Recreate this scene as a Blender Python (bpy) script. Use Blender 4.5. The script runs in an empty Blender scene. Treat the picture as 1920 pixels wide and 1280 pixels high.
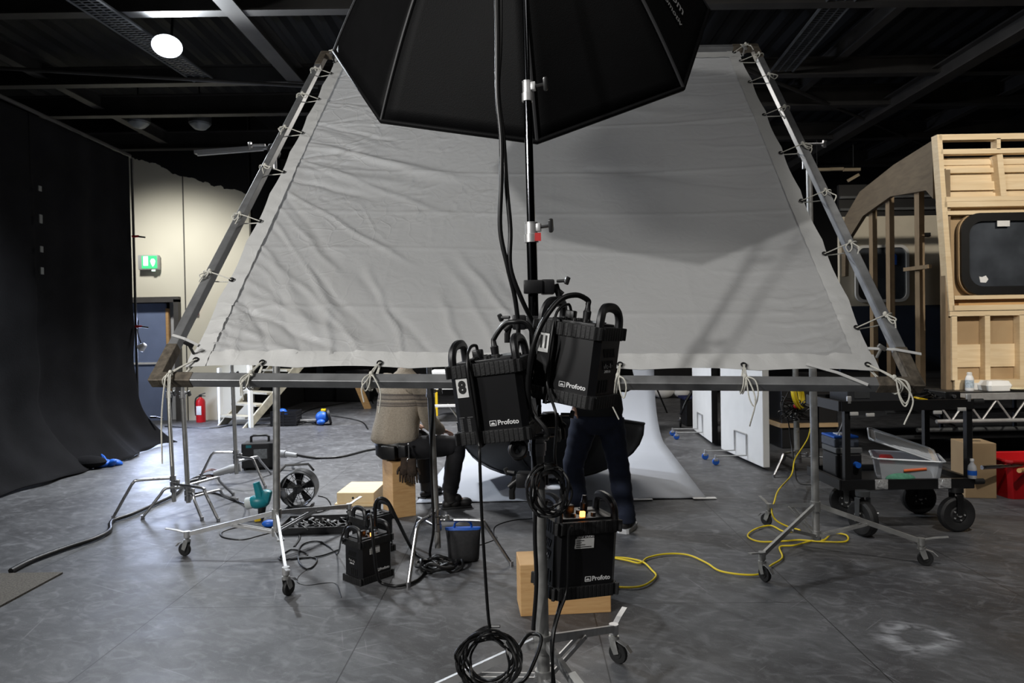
import bpy, bmesh, math, random
import numpy as np
from mathutils import Vector, Matrix, Euler
random.seed(7)
PI = math.pi
R = math.radians
sc = bpy.context.scene
COL = sc.collection

# ------------------------------------------------------------------ camera
CAM_H = 1.55; FPX = 1280.0; PITCH = R(0.8); ROLL = 0.017
cam_data = bpy.data.cameras.new('camera')
cam = bpy.data.objects.new('camera', cam_data); COL.objects.link(cam)
cam_data.sensor_width = 36.0; cam_data.lens = FPX/1920*36.0
cam_data.clip_start = 0.05; cam_data.clip_end = 200
_F = Vector((0, math.cos(PITCH), -math.sin(PITCH)))
_up = Vector((0, math.sin(PITCH), math.cos(PITCH)))
_rt = Vector((1, 0, 0))
_R = math.cos(ROLL)*_rt - math.sin(ROLL)*_up
_U = math.cos(ROLL)*_up + math.sin(ROLL)*_rt
m = Matrix((( _R.x, _U.x, -_F.x, 0), (_R.y, _U.y, -_F.y, 0), (_R.z, _U.z, -_F.z, CAM_H), (0, 0, 0, 1)))
cam.matrix_world = m
cam_data.dof.use_dof = True; cam_data.dof.focus_distance = 2.9; cam_data.dof.aperture_fstop = 6.3
sc.camera = cam

# ------------------------------------------------------------------ exposure, world
vs = sc.view_settings
sc.display_settings.display_device = 'sRGB'
vs.view_transform = 'Standard'; vs.look = 'None'; vs.exposure = 0.0; vs.gamma = 1.0; vs.use_curve_mapping = False
world = bpy.data.worlds.new('world'); sc.world = world; world.use_nodes = True
world.node_tree.nodes['Background'].inputs[0].default_value = (0.5, 0.55, 0.6, 1)
world.node_tree.nodes['Background'].inputs[1].default_value = 0.008

# ------------------------------------------------------------------ the room's lamps and added fill lights
def lamp(name, kind, loc, target, energy, color, size=0.2, size_y=None, spot=None, blend=0.5):
    d = bpy.data.lights.new(name, kind); d.energy = energy; d.color = color
    if kind == 'AREA':
        d.size = size
        if size_y: d.shape = 'RECTANGLE'; d.size_y = size_y
    else:
        d.shadow_soft_size = size
    if kind == 'SPOT': d.spot_size = R(spot); d.spot_blend = blend
    o = bpy.data.objects.new(name, d); COL.objects.link(o); o.location = loc
    o.rotation_euler = (Vector(target)-Vector(loc)).to_track_quat('-Z', 'Y').to_euler()
    return o
FLOOD = Vector((-3.86, 7.8, 4.86))
lamp('flood_light', 'SPOT', FLOOD+Vector((0.02, -0.1, -0.12)), (-0.9, 3.4, 0.0), 880, (0.88, 0.94, 1.0), 0.16, spot=150, blend=0.35)
lamp('flood_spill_fill', 'POINT', FLOOD+Vector((-0.05, 0.35, 0.1)), (0, 0, 0), 2, (0.8, 0.88, 1.0), 0.05)  # added point light, stands in for the flood's glow on the roof
lamp('wall_fill', 'SPOT', (-6.0, 10.4, 4.5), (-6.3, 12.75, 0.9), 430, (1.0, 0.98, 0.94), 0.2, spot=112, blend=0.8)  # added fill to brighten the cream wall, no such fitting
lamp('ceiling_lamp_rear', 'SPOT', (-4.6, -2.2, 4.4), (0.6, 4.4, 2.2), 1050, (1.0, 0.985, 0.96), 0.12, spot=70, blend=0.7)
lamp('ceiling_lamp_side', 'SPOT', (-3.9, 0.6, 3.4), (-1.0, 3.9, 1.6), 380, (1.0, 0.98, 0.95), 0.25, spot=85, blend=0.8)
lamp('set_lamp', 'SPOT', (4.3, 1.6, 4.8), (5.9, 7.2, 2.1), 1150, (1.0, 0.92, 0.80), 0.06, spot=50, blend=0.5)
lamp('hall_fill_left', 'SPOT', (-2.3, 10.6, 4.9), (-2.2, 9.9, 0.0), 2100, (0.97, 0.98, 1.0), 0.3, spot=100, blend=0.7)  # added fill that lifts the back-left floor, source invented
lamp('cart_fill', 'SPOT', (2.7, 2.3, 4.85), (3.4, 5.7, 0.4), 420, (1.0, 0.96, 0.9), 0.08, spot=50, blend=0.8)  # added fill aimed at the cart to brighten it
lamp('hall_fill', 'AREA', (1.0, 10.5, 5.0), (1.0, 10.0, 0.0), 170, (1.0, 0.95, 0.88), 2.6, 1.2)  # added soft fill over the paper sweep and white boards
lamp('overhead_fill', 'AREA', (1.5, 0.5, 4.9), (1.5, 3.0, 0.0), 42, (1.0, 0.97, 0.93), 3.0, 2.0)  # unseen soft fill added overhead, not a real fixture
lamp('doorway_light', 'AREA', (-5.95, 11.2, 1.3), (-4.0, 10.4, 0.0), 130, (0.62, 0.72, 1.0), 0.5, 1.4)

# ------------------------------------------------------------------ pixel -> place
def ray(px, py):
    return _F + _R*((px-960)/FPX) - _U*((py-640)/FPX)
def P(px, py, Y):
    d = ray(px, py); return Vector((0, 0, CAM_H)) + d*(Y/d.y)
def G(px, py, z=0.0):
    d = ray(px, py); return Vector((0, 0, CAM_H)) + d*((z-CAM_H)/d.z)

# ------------------------------------------------------------------ materials
def s2l(c):
    return tuple(((x/12.92) if x <= 0.04045 else ((x+0.055)/1.055)**2.4) for x in c)
def rgb(r, g, b): return s2l((r/255, g/255, b/255)) + (1,)
MATS = {}
def mat(name, col, rough=0.5, metal=0.0, var=0.0, scale=20.0, bump=0.0, bscale=None, stretch=(1, 1, 1), spec=0.5, emis=0.0, trans=0.0, alpha=1.0, coat=0.0, rvar=0.0):
    if name in MATS: return MATS[name]
    M = bpy.data.materials.new(name); M.use_nodes = True
    nt = M.node_tree; b = nt.nodes['Principled BSDF']
    c = rgb(*col); b.inputs['Base Color'].default_value = c
    b.inputs['Roughness'].default_value = rough; b.inputs['Metallic'].default_value = metal
    b.inputs['Specular IOR Level'].default_value = spec
    if coat: b.inputs['Coat Weight'].default_value = coat
    if trans: b.inputs['Transmission Weight'].default_value = trans
    if alpha < 1: b.inputs['Alpha'].default_value = alpha
    if emis: b.inputs['Emission Color'].default_value = c; b.inputs['Emission Strength'].default_value = emis
    if var or bump or rvar:
        tc = nt.nodes.new('ShaderNodeTexCoord'); mp = nt.nodes.new('ShaderNodeMapping')
        mp.inputs['Scale'].default_value = stretch
        nt.links.new(tc.outputs['Object'], mp.inputs['Vector'])
        no = nt.nodes.new('ShaderNodeTexNoise'); no.inputs['Scale'].default_value = scale; no.inputs['Detail'].default_value = 5
        nt.links.new(mp.outputs[0], no.inputs['Vector'])
        if var:
            mx = nt.nodes.new('ShaderNodeMixRGB'); mx.inputs[0].default_value = 0.5
            mx.inputs[1].default_value = tuple(max(0, x*(1-var)) for x in c[:3])+(1,)
            mx.inputs[2].default_value = tuple(min(1, x*(1+var)) for x in c[:3])+(1,)
            mr = nt.nodes.new('ShaderNodeMapRange'); mr.inputs[1].default_value = 0.3; mr.inputs[2].default_value = 0.7
            nt.links.new(no.outputs['Fac'], mr.inputs[0]); nt.links.new(mr.outputs[0], mx.inputs[0])
            nt.links.new(mx.outputs[0], b.inputs['Base Color'])
        if rvar:
            mr2 = nt.nodes.new('ShaderNodeMapRange'); mr2.inputs[1].default_value = 0.3; mr2.inputs[2].default_value = 0.7
            mr2.inputs[3].default_value = max(0.02, rough-rvar); mr2.inputs[4].default_value = min(1, rough+rvar)
            nt.links.new(no.outputs['Fac'], mr2.inputs[0]); nt.links.new(mr2.outputs[0], b.inputs['Roughness'])
        if bump:
            n2 = nt.nodes.new('ShaderNodeTexNoise'); n2.inputs['Scale'].default_value = bscale or scale*4; n2.inputs['Detail'].default_value = 4
            nt.links.new(mp.outputs[0], n2.inputs['Vector'])
            bp = nt.nodes.new('ShaderNodeBump'); bp.inputs['Strength'].default_value = bump; bp.inputs['Distance'].default_value = 0.01
            nt.links.new(n2.outputs['Fac'], bp.inputs['Height']); nt.links.new(bp.outputs[0], b.inputs['Normal'])
    MATS[name] = M
    return M
def wood(name, c1, c2, scale=6, stretch=(1, 1, 8), rough=0.55):
    if name in MATS: return MATS[name]
    M = bpy.data.materials.new(name); M.use_nodes = True; nt = M.node_tree; b = nt.nodes['Principled BSDF']
    tc = nt.nodes.new('ShaderNodeTexCoord'); mp = nt.nodes.new('ShaderNodeMapping'); mp.inputs['Scale'].default_value = stretch
    no = nt.nodes.new('ShaderNodeTexNoise'); no.inputs['Scale'].default_value = scale; no.inputs['Detail'].default_value = 6; no.inputs['Distortion'].default_value = 0.8
    rp = nt.nodes.new('ShaderNodeValToRGB'); rp.color_ramp.elements[0].position = 0.32; rp.color_ramp.elements[1].position = 0.68
    rp.color_ramp.elements[0].color = rgb(*c1); rp.color_ramp.elements[1].color = rgb(*c2)
    nt.links.new(tc.outputs['Object'], mp.inputs[0]); nt.links.new(mp.outputs[0], no.inputs['Vector'])
    nt.links.new(no.outputs['Fac'], rp.inputs[0]); nt.links.new(rp.outputs[0], b.inputs['Base Color'])
    b.inputs['Roughness'].default_value = rough
    MATS[name] = M
    return M

m_chrome = mat('chrome', (175, 175, 176), 0.33, 1.0, rvar=0.08, scale=30)
m_steel = mat('steel', (170, 170, 168), 0.46, 0.72, var=0.10, scale=25, rvar=0.08)
m_alu = mat('aluminium', (190, 190, 190), 0.42, 0.65, var=0.12, scale=18)
m_tube = mat('frame_tube_metal', (138, 139, 140), 0.45, 0.55, var=0.22, scale=9)
m_rust = mat('aged_corner_steel', (96, 88, 77), 0.65, 0.3, var=0.4, scale=30, bump=0.2)
m_black = mat('black_paint', (18, 18, 19), 0.45, var=0.2, scale=15)
m_plastic = mat('black_plastic', (22, 22, 24), 0.42, var=0.15, scale=40, bump=0.08, bscale=400)
m_panel = mat('black_pack_panel', (18, 18, 20), 0.38, var=0.1, scale=20)
m_rubber = mat('black_rubber', (23, 23, 24), 0.62, var=0.25, scale=25, bump=0.15, bscale=160)
m_cable = mat('black_cable', (17, 17, 18), 0.4)
m_ycable = mat('yellow_cable', (226, 200, 40), 0.45)
m_white = mat('white_board', (232, 232, 230), 0.7, var=0.04, scale=4)
m_label = mat('white_label', (214, 214, 212), 0.6, var=0.06, scale=30)
m_print = mat('white_print', (225, 225, 225), 0.6)
m_ink = mat('black_ink', (10, 10, 10), 0.6)
m_red = mat('red_plastic', (178, 14, 22), 0.4, var=0.1, scale=10)
m_blue = mat('blue_plastic', (28, 92, 190), 0.45, var=0.1, scale=20)
m_teal = mat('teal_plastic', (20, 122, 132), 0.4, var=0.1, scale=20)
m_yellow = mat('yellow_paint', (235, 195, 30), 0.45)
m_rope = mat('cotton_rope', (214, 212, 202), 0.9, var=0.12, scale=120, bump=0.5, bscale=300)
m_ply = wood('birch_ply', (196, 152, 100), (212, 172, 120), 4, (1.5, 1.5, 14))
m_ply2 = wood('pale_ply', (222, 196, 150), (234, 212, 170), 5, (1, 8, 1))
m_ply3 = wood('honey_ply', (206, 158, 98), (226, 182, 124), 4, (1, 1, 8))
m_pine = wood('pine_timber', (216, 192, 154), (228, 208, 174), 2.2, (0.8, 3, 14))
m_mdf = wood('mdf_board', (162, 136, 102), (172, 147, 112), 3, (1, 1, 1), 0.75)
m_fabric = mat('black_drape', (19, 19, 21), 0.95, var=0.3, scale=3, bump=0.3, bscale=60, spec=0.15)
m_octa = mat('black_ripstop', (7, 7, 8), 0.62, var=0.2, scale=8, bump=0.15, bscale=220, spec=0.12)
m_knob = mat('grey_knob', (95, 95, 95), 0.35, 0.8)
m_glow = mat('orange_indicator', (255, 150, 70), 0.4, emis=6)

# ------------------------------------------------------------------ objects
OFF = {}
def tag(o, label=None, cat=None, group=None, kind=None):
    if label: o['label'] = label
    if cat: o['category'] = cat
    if group: o['group'] = group
    if kind: o['kind'] = kind
    return o
def thing(name, label, cat, loc=(0, 0, 0), rot=(0, 0, 0), group=None, world=False):
    o = bpy.data.objects.new(name, None); COL.objects.link(o); o.empty_display_size = 0.1
    o.location = loc; o.rotation_euler = rot
    OFF[o.name] = Vector(loc) if world else Vector((0, 0, 0))
    return tag(o, label, cat, group)

def catmull(pts, n=6, closed=False):
    pts = [Vector(p) for p in pts]; out = []
    L = len(pts)
    rng = L if closed else L-1
    for i in range(rng):
        if closed: p0, p1, p2, p3 = pts[(i-1) % L], pts[i], pts[(i+1) % L], pts[(i+2) % L]
        else:
            p1, p2 = pts[i], pts[i+1]
            p0 = pts[i-1] if i > 0 else p1*2-p2
            p3 = pts[i+2] if i+2 < L else p2*2-p1
        for k in range(n):
            t = k/n
            out.append(0.5*((2*p1)+(p2-p0)*t+(2*p0-5*p1+4*p2-p3)*t*t+(3*p1-p0-3*p2+p3)*t**3))
    if not closed: out.append(pts[-1])
    return out

class MB:
    def __init__(s): s.bm = bmesh.new(); s.M = Matrix.Identity(4)
    def _xf(s, vs):
        for v in vs: v.co = s.M @ v.co
    def box(s, c, d, rot=None, bev=0.0, seg=2):
        M = Matrix.Translation(Vector(c))
        if rot is not None: M = M @ Euler(rot).to_matrix().to_4x4()
        M = s.M @ M @ Matrix.Diagonal((d[0], d[1], d[2], 1))
        r = bmesh.ops.create_cube(s.bm, size=1.0, matrix=M)
        if bev:
            es = list({e for v in r['verts'] for e in v.link_edges})
            bmesh.ops.bevel(s.bm, geom=es, offset=bev, segments=seg, affect='EDGES', profile=0.5)
        return s
    def cyl(s, a, b, r, r2=None, n=16, cap=True):
        a, b = Vector(a), Vector(b); d = b-a
        q = d.to_track_quat('Z', 'Y').to_matrix().to_4x4()
        M = s.M @ Matrix.Translation((a+b)/2) @ q
        bmesh.ops.create_cone(s.bm, cap_ends=cap, segments=n, radius1=r, radius2=r if r2 is None else r2, depth=d.length, matrix=M)
        return s
    def sph(s, c, r, sc_=(1, 1, 1), n=14, rot=None):
        M = Matrix.Translation(Vector(c))
        if rot is not None: M = M @ Euler(rot).to_matrix().to_4x4()
        M = s.M @ M @ Matrix.Diagonal((sc_[0], sc_[1], sc_[2], 1))
        bmesh.ops.create_uvsphere(s.bm, u_segments=n, v_segments=max(6, n//2+1), radius=r, matrix=M)
        return s
    def tube(s, pts, r, n=8, smooth=0, closed=False, rb=None, up0=None):
        pts = [Vector(p) for p in pts]
        if smooth: pts = catmull(pts, smooth, closed)
        L = len(pts); rings = []; prev = None
        for i, p in enumerate(pts):
            if closed: t = pts[(i+1) % L]-pts[i-1]
            elif i == 0: t = pts[1]-p
            elif i == L-1: t = p-pts[-2]
            else: t = pts[i+1]-pts[i-1]
            if t.length < 1e-9: t = Vector((0, 0, 1))
            t.normalize()
            if prev is None:
                up = Vector(up0) if up0 else (Vector((0, 0, 1)) if abs(t.z) < 0.9 else Vector((1, 0, 0)))
            else: up = prev
            u = up-t*up.dot(t)
            if u.length < 1e-6: u = t.orthogonal()
            u.normalize(); prev = u; w = t.cross(u)
            rr = r[i] if isinstance(r, (list, tuple)) else r
            r2 = rr if rb is None else rb
            rings.append([s.bm.verts.new(s.M @ (p+u*(rr*math.cos(2*PI*(k+.5)/n))+w*(r2*math.sin(2*PI*(k+.5)/n)))) for k in range(n)])
        for i in range(L if closed else L-1):
            A, B = rings[i], rings[(i+1) % L]
            for k in range(n): s.bm.faces.new((A[k], A[(k+1) % n], B[(k+1) % n], B[k]))
        if not closed:
            s.bm.faces.new(rings[0][::-1]); s.bm.faces.new(rings[-1])
        return s
    def lathe(s, prof, M=None, n=24, a0=0, a1=2*PI):
        M = s.M @ (M or Matrix.Identity(4)); full = abs(a1-a0-2*PI) < 1e-6
        cols = []
        cnt = n if full else n+1
        for k in range(cnt):
            a = a0+(a1-a0)*k/n
            cols.append([s.bm.verts.new(M @ Vector((r*math.cos(a), r*math.sin(a), z))) for r, z in prof])
        for k in range(n):
            A, B = cols[k], cols[(k+1) % cnt]
            for i in range(len(prof)-1):
                try: s.bm.faces.new((A[i], B[i], B[i+1], A[i+1]))
                except ValueError: pass
        return s
    def prism(s, poly, z0, z1, M=None, taper=1.0):
        M = s.M @ (M or Matrix.Identity(4))
        A = [s.bm.verts.new(M @ Vector((x, y, z0))) for x, y in poly]
        B = [s.bm.verts.new(M @ Vector((x*taper, y*taper, z1))) for x, y in poly]
        n = len(poly)
        for k in range(n): s.bm.faces.new((A[k], A[(k+1) % n], B[(k+1) % n], B[k]))
        s.bm.faces.new(A[::-1]); s.bm.faces.new(B)
        return s
    def quad(s, *pts):
        s.bm.faces.new([s.bm.verts.new(s.M @ Vector(p)) for p in pts]); return s
    def grid(s, fn, nu, nv):
        V = [[s.bm.verts.new(s.M @ Vector(fn(i/nu, j/nv))) for j in range(nv+1)] for i in range(nu+1)]
        for i in range(nu):
            for j in range(nv): s.bm.faces.new((V[i][j], V[i+1][j], V[i+1][j+1], V[i][j+1]))
        return s
    def text(s, body, size, M, ext=0.0006, align='CENTER', sx=1.0, bold=0.0):
        cu = bpy.data.curves.new('t', 'FONT'); cu.body = body; cu.size = size; cu.extrude = ext; cu.align_x = align; cu.align_y = 'CENTER'; cu.resolution_u = 3; cu.offset = bold
        o = bpy.data.objects.new('t', cu); COL.objects.link(o)
        dg = bpy.context.evaluated_depsgraph_get(); dg.update()
        me = o.evaluated_get(dg).to_mesh()
        base = len(s.bm.verts); nv = [s.bm.verts.new(s.M @ M @ Vector((v.co.x*sx, v.co.y, v.co.z))) for v in me.vertices]
        for p in me.polygons:
            try: s.bm.faces.new([nv[i] for i in p.vertices])
            except ValueError: pass
        o.evaluated_get(dg).to_mesh_clear()
        bpy.data.objects.remove(o); bpy.data.curves.remove(cu)
        return s
    def build(s, name, material, parent=None, smooth=35, solid=0.0, recenter=False, fixn=True, subd=0):
        bm = s.bm
        if fixn: bmesh.ops.recalc_face_normals(bm, faces=bm.faces[:])
        off = OFF.get(parent.name, Vector((0, 0, 0))) if parent else Vector((0, 0, 0))
        loc = Vector((0, 0, 0))
        if parent is None and recenter:
            xs = [v.co for v in bm.verts]
            lo = Vector([min(c[i] for c in xs) for i in range(3)]); hi = Vector([max(c[i] for c in xs) for i in range(3)])
            loc = Vector(((lo.x+hi.x)/2, (lo.y+hi.y)/2, lo.z)); off = loc
        if off.length:
            for v in bm.verts: v.co -= off
        me = bpy.data.meshes.new(name); bm.to_mesh(me); bm.free()
        me.materials.append(material)
        if smooth:
            for p in me.polygons: p.use_smooth = True
            me.set_sharp_from_angle(angle=R(smooth))
        o = bpy.data.objects.new(name, me); COL.objects.link(o)
        o.location = loc
        if parent: o.parent = parent; OFF[o.name] = off
        else: OFF[o.name] = off
        if solid:
            md = o.modifiers.new('Solidify', 'SOLIDIFY'); md.thickness = solid; md.offset = 0
        if subd:
            md = o.modifiers.new('Subd', 'SUBSURF'); md.levels = subd; md.render_levels = subd
        return o
    def top(s, name, material, label, cat, group=None, **k):
        o = s.build(name, material, None, recenter=True, **k); return tag(o, label, cat, group)
def struct(mb, name, material, **k):
    return tag(mb.build(name, material, None, recenter=True, **k), kind='structure')

def skin_mesh(name, joints, edges, parent, material, root=0, subd=2):
    """joints: list of (pos, rx, ry); one continuous surface"""
    me = bpy.data.meshes.new(name+'_s')
    me.from_pydata([tuple(j[0]) for j in joints], edges, [])
    o = bpy.data.objects.new(name+'_s', me); COL.objects.link(o)
    md = o.modifiers.new('Skin', 'SKIN'); md.use_smooth_shade = True; md.branch_smoothing = 0.6
    if not me.skin_vertices: raise RuntimeError('no skin layer')
    for i, j in enumerate(joints):
        sv = me.skin_vertices[0].data[i]; sv.radius = (j[1], j[2] if len(j) > 2 else j[1]); sv.use_root = (i == root)
    sb = o.modifiers.new('S', 'SUBSURF'); sb.levels = subd; sb.render_levels = subd
    dg = bpy.context.evaluated_depsgraph_get(); dg.update()
    nm = bpy.data.meshes.new_from_object(o.evaluated_get(dg)); nm.name = name
    bpy.data.objects.remove(o); bpy.data.meshes.remove(me)
    off = OFF.get(parent.name, Vector((0, 0, 0))) if parent else Vector((0, 0, 0))
    for v in nm.vertices: v.co -= off
    nm.materials.clear(); nm.materials.append(material)
    for p in nm.polygons: p.use_smooth = True
    r = bpy.data.objects.new(name, nm); COL.objects.link(r)
    if parent: r.parent = parent
    OFF[r.name] = off
    return r
# ================================================================== the room
def floor_material():
    M = bpy.data.materials.new('studio_floor'); M.use_nodes = True; nt = M.node_tree; b = nt.nodes['Principled BSDF']
    L = nt.links.new; N = nt.nodes.new
    tc = N('ShaderNodeTexCoord'); geo = N('ShaderNodeNewGeometry'); pos = geo.outputs['Position']
    def noise(scale, detail=5, rot=0, st=(1, 1, 1), dist=0.0):
        m0 = N('ShaderNodeMapping'); m0.inputs['Rotation'].default_value = (0, 0, rot); L(pos, m0.inputs[0])
        mp = N('ShaderNodeMapping'); mp.inputs['Scale'].default_value = st; L(m0.outputs[0], mp.inputs[0]); n = N('ShaderNodeTexNoise'); n.inputs['Scale'].default_value = scale; n.inputs['Detail'].default_value = detail
        n.inputs['Distortion'].default_value = dist; L(mp.outputs[0], n.inputs['Vector']); return n.outputs['Fac']
    def rng(v, a, c, lo=0.0, hi=1.0):
        r = N('ShaderNodeMapRange'); r.inputs[1].default_value = a; r.inputs[2].default_value = c; r.inputs[3].default_value = lo; r.inputs[4].default_value = hi
        L(v, r.inputs[0]); return r.outputs[0]
    def math_(op, a, c=None):
        m_ = N('ShaderNodeMath'); m_.operation = op
        for i, v in enumerate((a, c)):
            if v is None: continue
            if isinstance(v, (int, float)): m_.inputs[i].default_value = v
            else: L(v, m_.inputs[i])
        return m_.outputs[0]
    def mix(f, a, c):
        x = N('ShaderNodeMixRGB'); L(f, x.inputs[0]) if not isinstance(f, float) else None
        for i, v in ((1, a), (2, c)):
            if isinstance(v, tuple): x.inputs[i].default_value = v
            else: L(v, x.inputs[i])
        return x.outputs[0]
    base = mix(rng(noise(0.9, 8, 0, (1, 1, 1), 1.2), 0.35, 0.7), rgb(66, 66, 68), rgb(96, 97, 99))
    base = mix(rng(noise(2.6, 10, 0.9, (1, 1.6, 1), 1.6), 0.38, 0.72, 0, 0.75), base, rgb(60, 60, 62))
    base = mix(rng(noise(5, 10, 0.3, (1, 1.3, 1), 2.2), 0.52, 0.8, 0, 0.6), base, rgb(132, 133, 136))
    base = mix(rng(noise(9, 6, 0.5, (1, 2.5, 1), 0.6), 0.5, 0.85, 0, 0.4), base, rgb(130, 131, 134))
    base = mix(rng(noise(150, 2), 0.66, 0.72, 0, 0.5), base, rgb(150, 151, 153))
    base = mix(rng(noise(45, 3), 0.55, 0.8, 0, 0.25), base, rgb(72, 72, 74))
    # scuffs and scratches
    for k, (rot, sx, sy) in enumerate(((0.5, 0.7, 26), (1.3, 0.8, 30), (-0.4, 0.6, 24), (2.4, 0.9, 34))):
        n = noise(1.6, 3, rot, (sx, sy, 1), 0.4)
        base = mix(rng(n, 0.685+0.01*k, 0.73, 0, 0.30), base, rgb(150, 151, 154))
    # panel joints
    br = N('ShaderNodeTexBrick'); br.inputs['Scale'].default_value = 1.0
    mp = N('ShaderNodeMapping'); mp.inputs['Rotation'].default_value = (0, 0, PI/2+0.02); mp.inputs['Location'].default_value = (0.2, -0.35, 0)
    L(pos, mp.inputs[0]); L(mp.outputs[0], br.inputs['Vector'])
    br.inputs['Brick Width'].default_value = 2.44; br.inputs['Row Height'].default_value = 1.22
    br.inputs['Mortar Size'].default_value = 0.004; br.inputs['Mortar Smooth'].default_value = 0.3
    jn = math_('MULTIPLY', br.outputs['Fac'], 0.75)
    base = mix(jn, base, rgb(30, 30, 31))
    # chalky ring mark
    sx = N('ShaderNodeSeparateXYZ'); L(pos, sx.inputs[0])
    dx = math_('MULTIPLY', math_('SUBTRACT', sx.outputs[0], 1.97), 1.55)
    dy = math_('MULTIPLY', math_('SUBTRACT', sx.outputs[1], 3.38), 1.5)
    wob = rng(noise(3.5, 4), 0.2, 0.8, -0.1, 0.1)
    d = math_('ADD', math_('SQRT', math_('ADD', math_('MULTIPLY', dx, dx), math_('MULTIPLY', dy, dy))), wob)
    ring = math_('MULTIPLY', rng(d, 0.10, 0.19), rng(d, 0.33, 0.20))
    ring = math_('MULTIPLY', ring, rng(noise(9, 6, 0.3, (1, 2, 1), 1.0), 0.35, 0.65, 0.0, 0.75))
    base = mix(ring, base, rgb(196, 198, 202))
    L(base, b.inputs['Base Color'])
    ro = rng(noise(2.2, 6, 0.2, (1, 1, 1), 0.8), 0.3, 0.7, 0.43, 0.6)
    L(ro, b.inputs['Roughness'])
    b.inputs['Specular IOR Level'].default_value = 0.38
    bp = N('ShaderNodeBump'); bp.inputs['Strength'].default_value = 0.12; bp.inputs['Distance'].default_value = 0.004
    L(noise(30, 4), bp.inputs['Height']); L(bp.outputs[0], b.inputs['Normal'])
    return M
m_floor = floor_material()
struct(MB().box((1.2, 6, -0.05), (19, 24, 0.1)), 'floor', m_floor, smooth=0)

def wall_material():
    M = bpy.data.materials.new('cream_wall'); M.use_nodes = True; nt = M.node_tree; b = nt.nodes['Principled BSDF']
    L = nt.links.new; N = nt.nodes.new
    geo = N('ShaderNodeNewGeometry'); sx = N('ShaderNodeSeparateXYZ'); L(geo.outputs['Position'], sx.inputs[0])
    n1 = N('ShaderNodeTexNoise'); n1.inputs['Scale'].default_value = 2.2; n1.inputs['Detail'].default_value = 6; L(geo.outputs['Position'], n1.inputs['Vector'])
    # cream below a rough hand-painted black edge which drops to the right
    def ma(op, a, c):
        m_ = N('ShaderNodeMath'); m_.operation = op
        for i, v in enumerate((a, c)):
            if isinstance(v, (int, float)): m_.inputs[i].default_value = v
            else: L(v, m_.inputs[i])
        return m_.outputs[0]
    edge = ma('ADD', ma('MULTIPLY', ma('ADD', sx.outputs[0], 7.1), -0.34), 4.93)
    edge = ma('ADD', edge, ma('MULTIPLY', ma('SUBTRACT', n1.outputs['Fac'], 0.5), 0.45))
    f = ma('GREATER_THAN', sx.outputs[2], edge)
    n2 = N('ShaderNodeTexNoise'); n2.inputs['Scale'].default_value = 1.0; L(geo.outputs['Position'], n2.inputs['Vector'])
    mx0 = N('ShaderNodeMixRGB'); mx0.inputs[1].default_value = rgb(224, 220, 202); mx0.inputs[2].default_value = rgb(205, 200, 182); L(n2.outputs['Fac'], mx0.inputs[0])
    # panel joint
    j = ma('LESS_THAN', ma('ABSOLUTE', ma('SUBTRACT', sx.outputs[0], -6.08), 0), 0.012)
    mx1 = N('ShaderNodeMixRGB'); L(j, mx1.inputs[0]); L(mx0.outputs[0], mx1.inputs[1]); mx1.inputs[2].default_value = rgb(70, 68, 62)
    mx = N('ShaderNodeMixRGB'); L(f, mx.inputs[0]); L(mx1.outputs[0], mx.inputs[1]); mx.inputs[2].default_value = rgb(14, 14, 15)
    L(mx.outputs[0], b.inputs['Base Color']); b.inputs['Roughness'].default_value = 0.75
    return M
m_wall = wall_material()
m_dark = mat('dark_wall_paint', (15, 15, 16), 0.85, var=0.3, scale=2)
WY = 12.75
mb = MB()
DL, DR, DT = P(180, 700, WY).x, P(338, 700, WY).x, P(300, 562, WY).z
mb.box(((DR-4.86)/2, WY+0.08, 2.9), (-4.86-DR, 0.16, 5.8)); mb.box(((-8.2+DL)/2, WY+0.08, 2.9), (DL+8.2, 0.16, 5.8))
mb.box(((DL+DR)/2, WY+0.08, (DT+5.8)/2), (DR-DL, 0.16, 5.8-DT))
struct(mb, 'wall_back_left', m_wall, smooth=0)
struct(MB().box((-4.93, 14.87, 2.9), (0.14, 4.08, 5.8)), 'wall_return', m_dark, smooth=0)
struct(MB().box((2.8, 17.0, 2.9), (15, 0.16, 5.8)), 'wall_back', m_dark, smooth=0)
struct(MB().box((-8.2, 6, 2.9), (0.16, 24, 5.8)), 'wall_left', m_dark, smooth=0)
struct(MB().box((10.4, 6, 2.9), (0.16, 24, 5.8)), 'wall_right', m_dark, smooth=0)
# ceiling deck: corrugated
def deck(u, v):
    x = -8.2+u*18.6
    return (x, -6+v*24, 5.8+0.03*(1 if math.sin(x*2*PI/0.3) > 0 else -1))
struct(MB().grid(deck, 248, 1), 'ceiling', mat('black_roof_deck', (20, 21, 23), 0.7, var=0.3, scale=2), smooth=0, solid=0.02)
m_beam = mat('painted_beam', (58, 56, 54), 0.55, var=0.25, scale=3)
k = 0
def ibeam(mb, a, b_, h=0.26, w=0.14):
    a, b_ = Vector(a), Vector(b_); d = (b_-a); L_ = d.length; ang = math.atan2(d.y, d.x); c = (a+b_)/2
    for (dz, hh, ww) in ((h/2, 0.02, w), (-h/2, 0.02, w), (0, h, 0.014)):
        mb.box((c.x, c.y, c.z+dz), (L_, ww, hh), rot=(0, 0, ang))
for (y, z, h) in ((5.2, 5.2, 0.3), (7.3, 5.12, 0.22), (9.35, 5.12, 0.22), (10.6, 5.14, 0.3), (12.5, 5.14, 0.3), (14.6, 5.14, 0.3), (11.5, 5.3, 0.16)):
    k += 1; mb = MB()
    x0 = -8.1; x1 = 10.3
    if y == 11.5: x0 = 2
    ibeam(mb, (x0, y, z), (x1, y+0.14, z), h)
    struct(mb, 'trim_%d' % k, m_beam, smooth=0)
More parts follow.
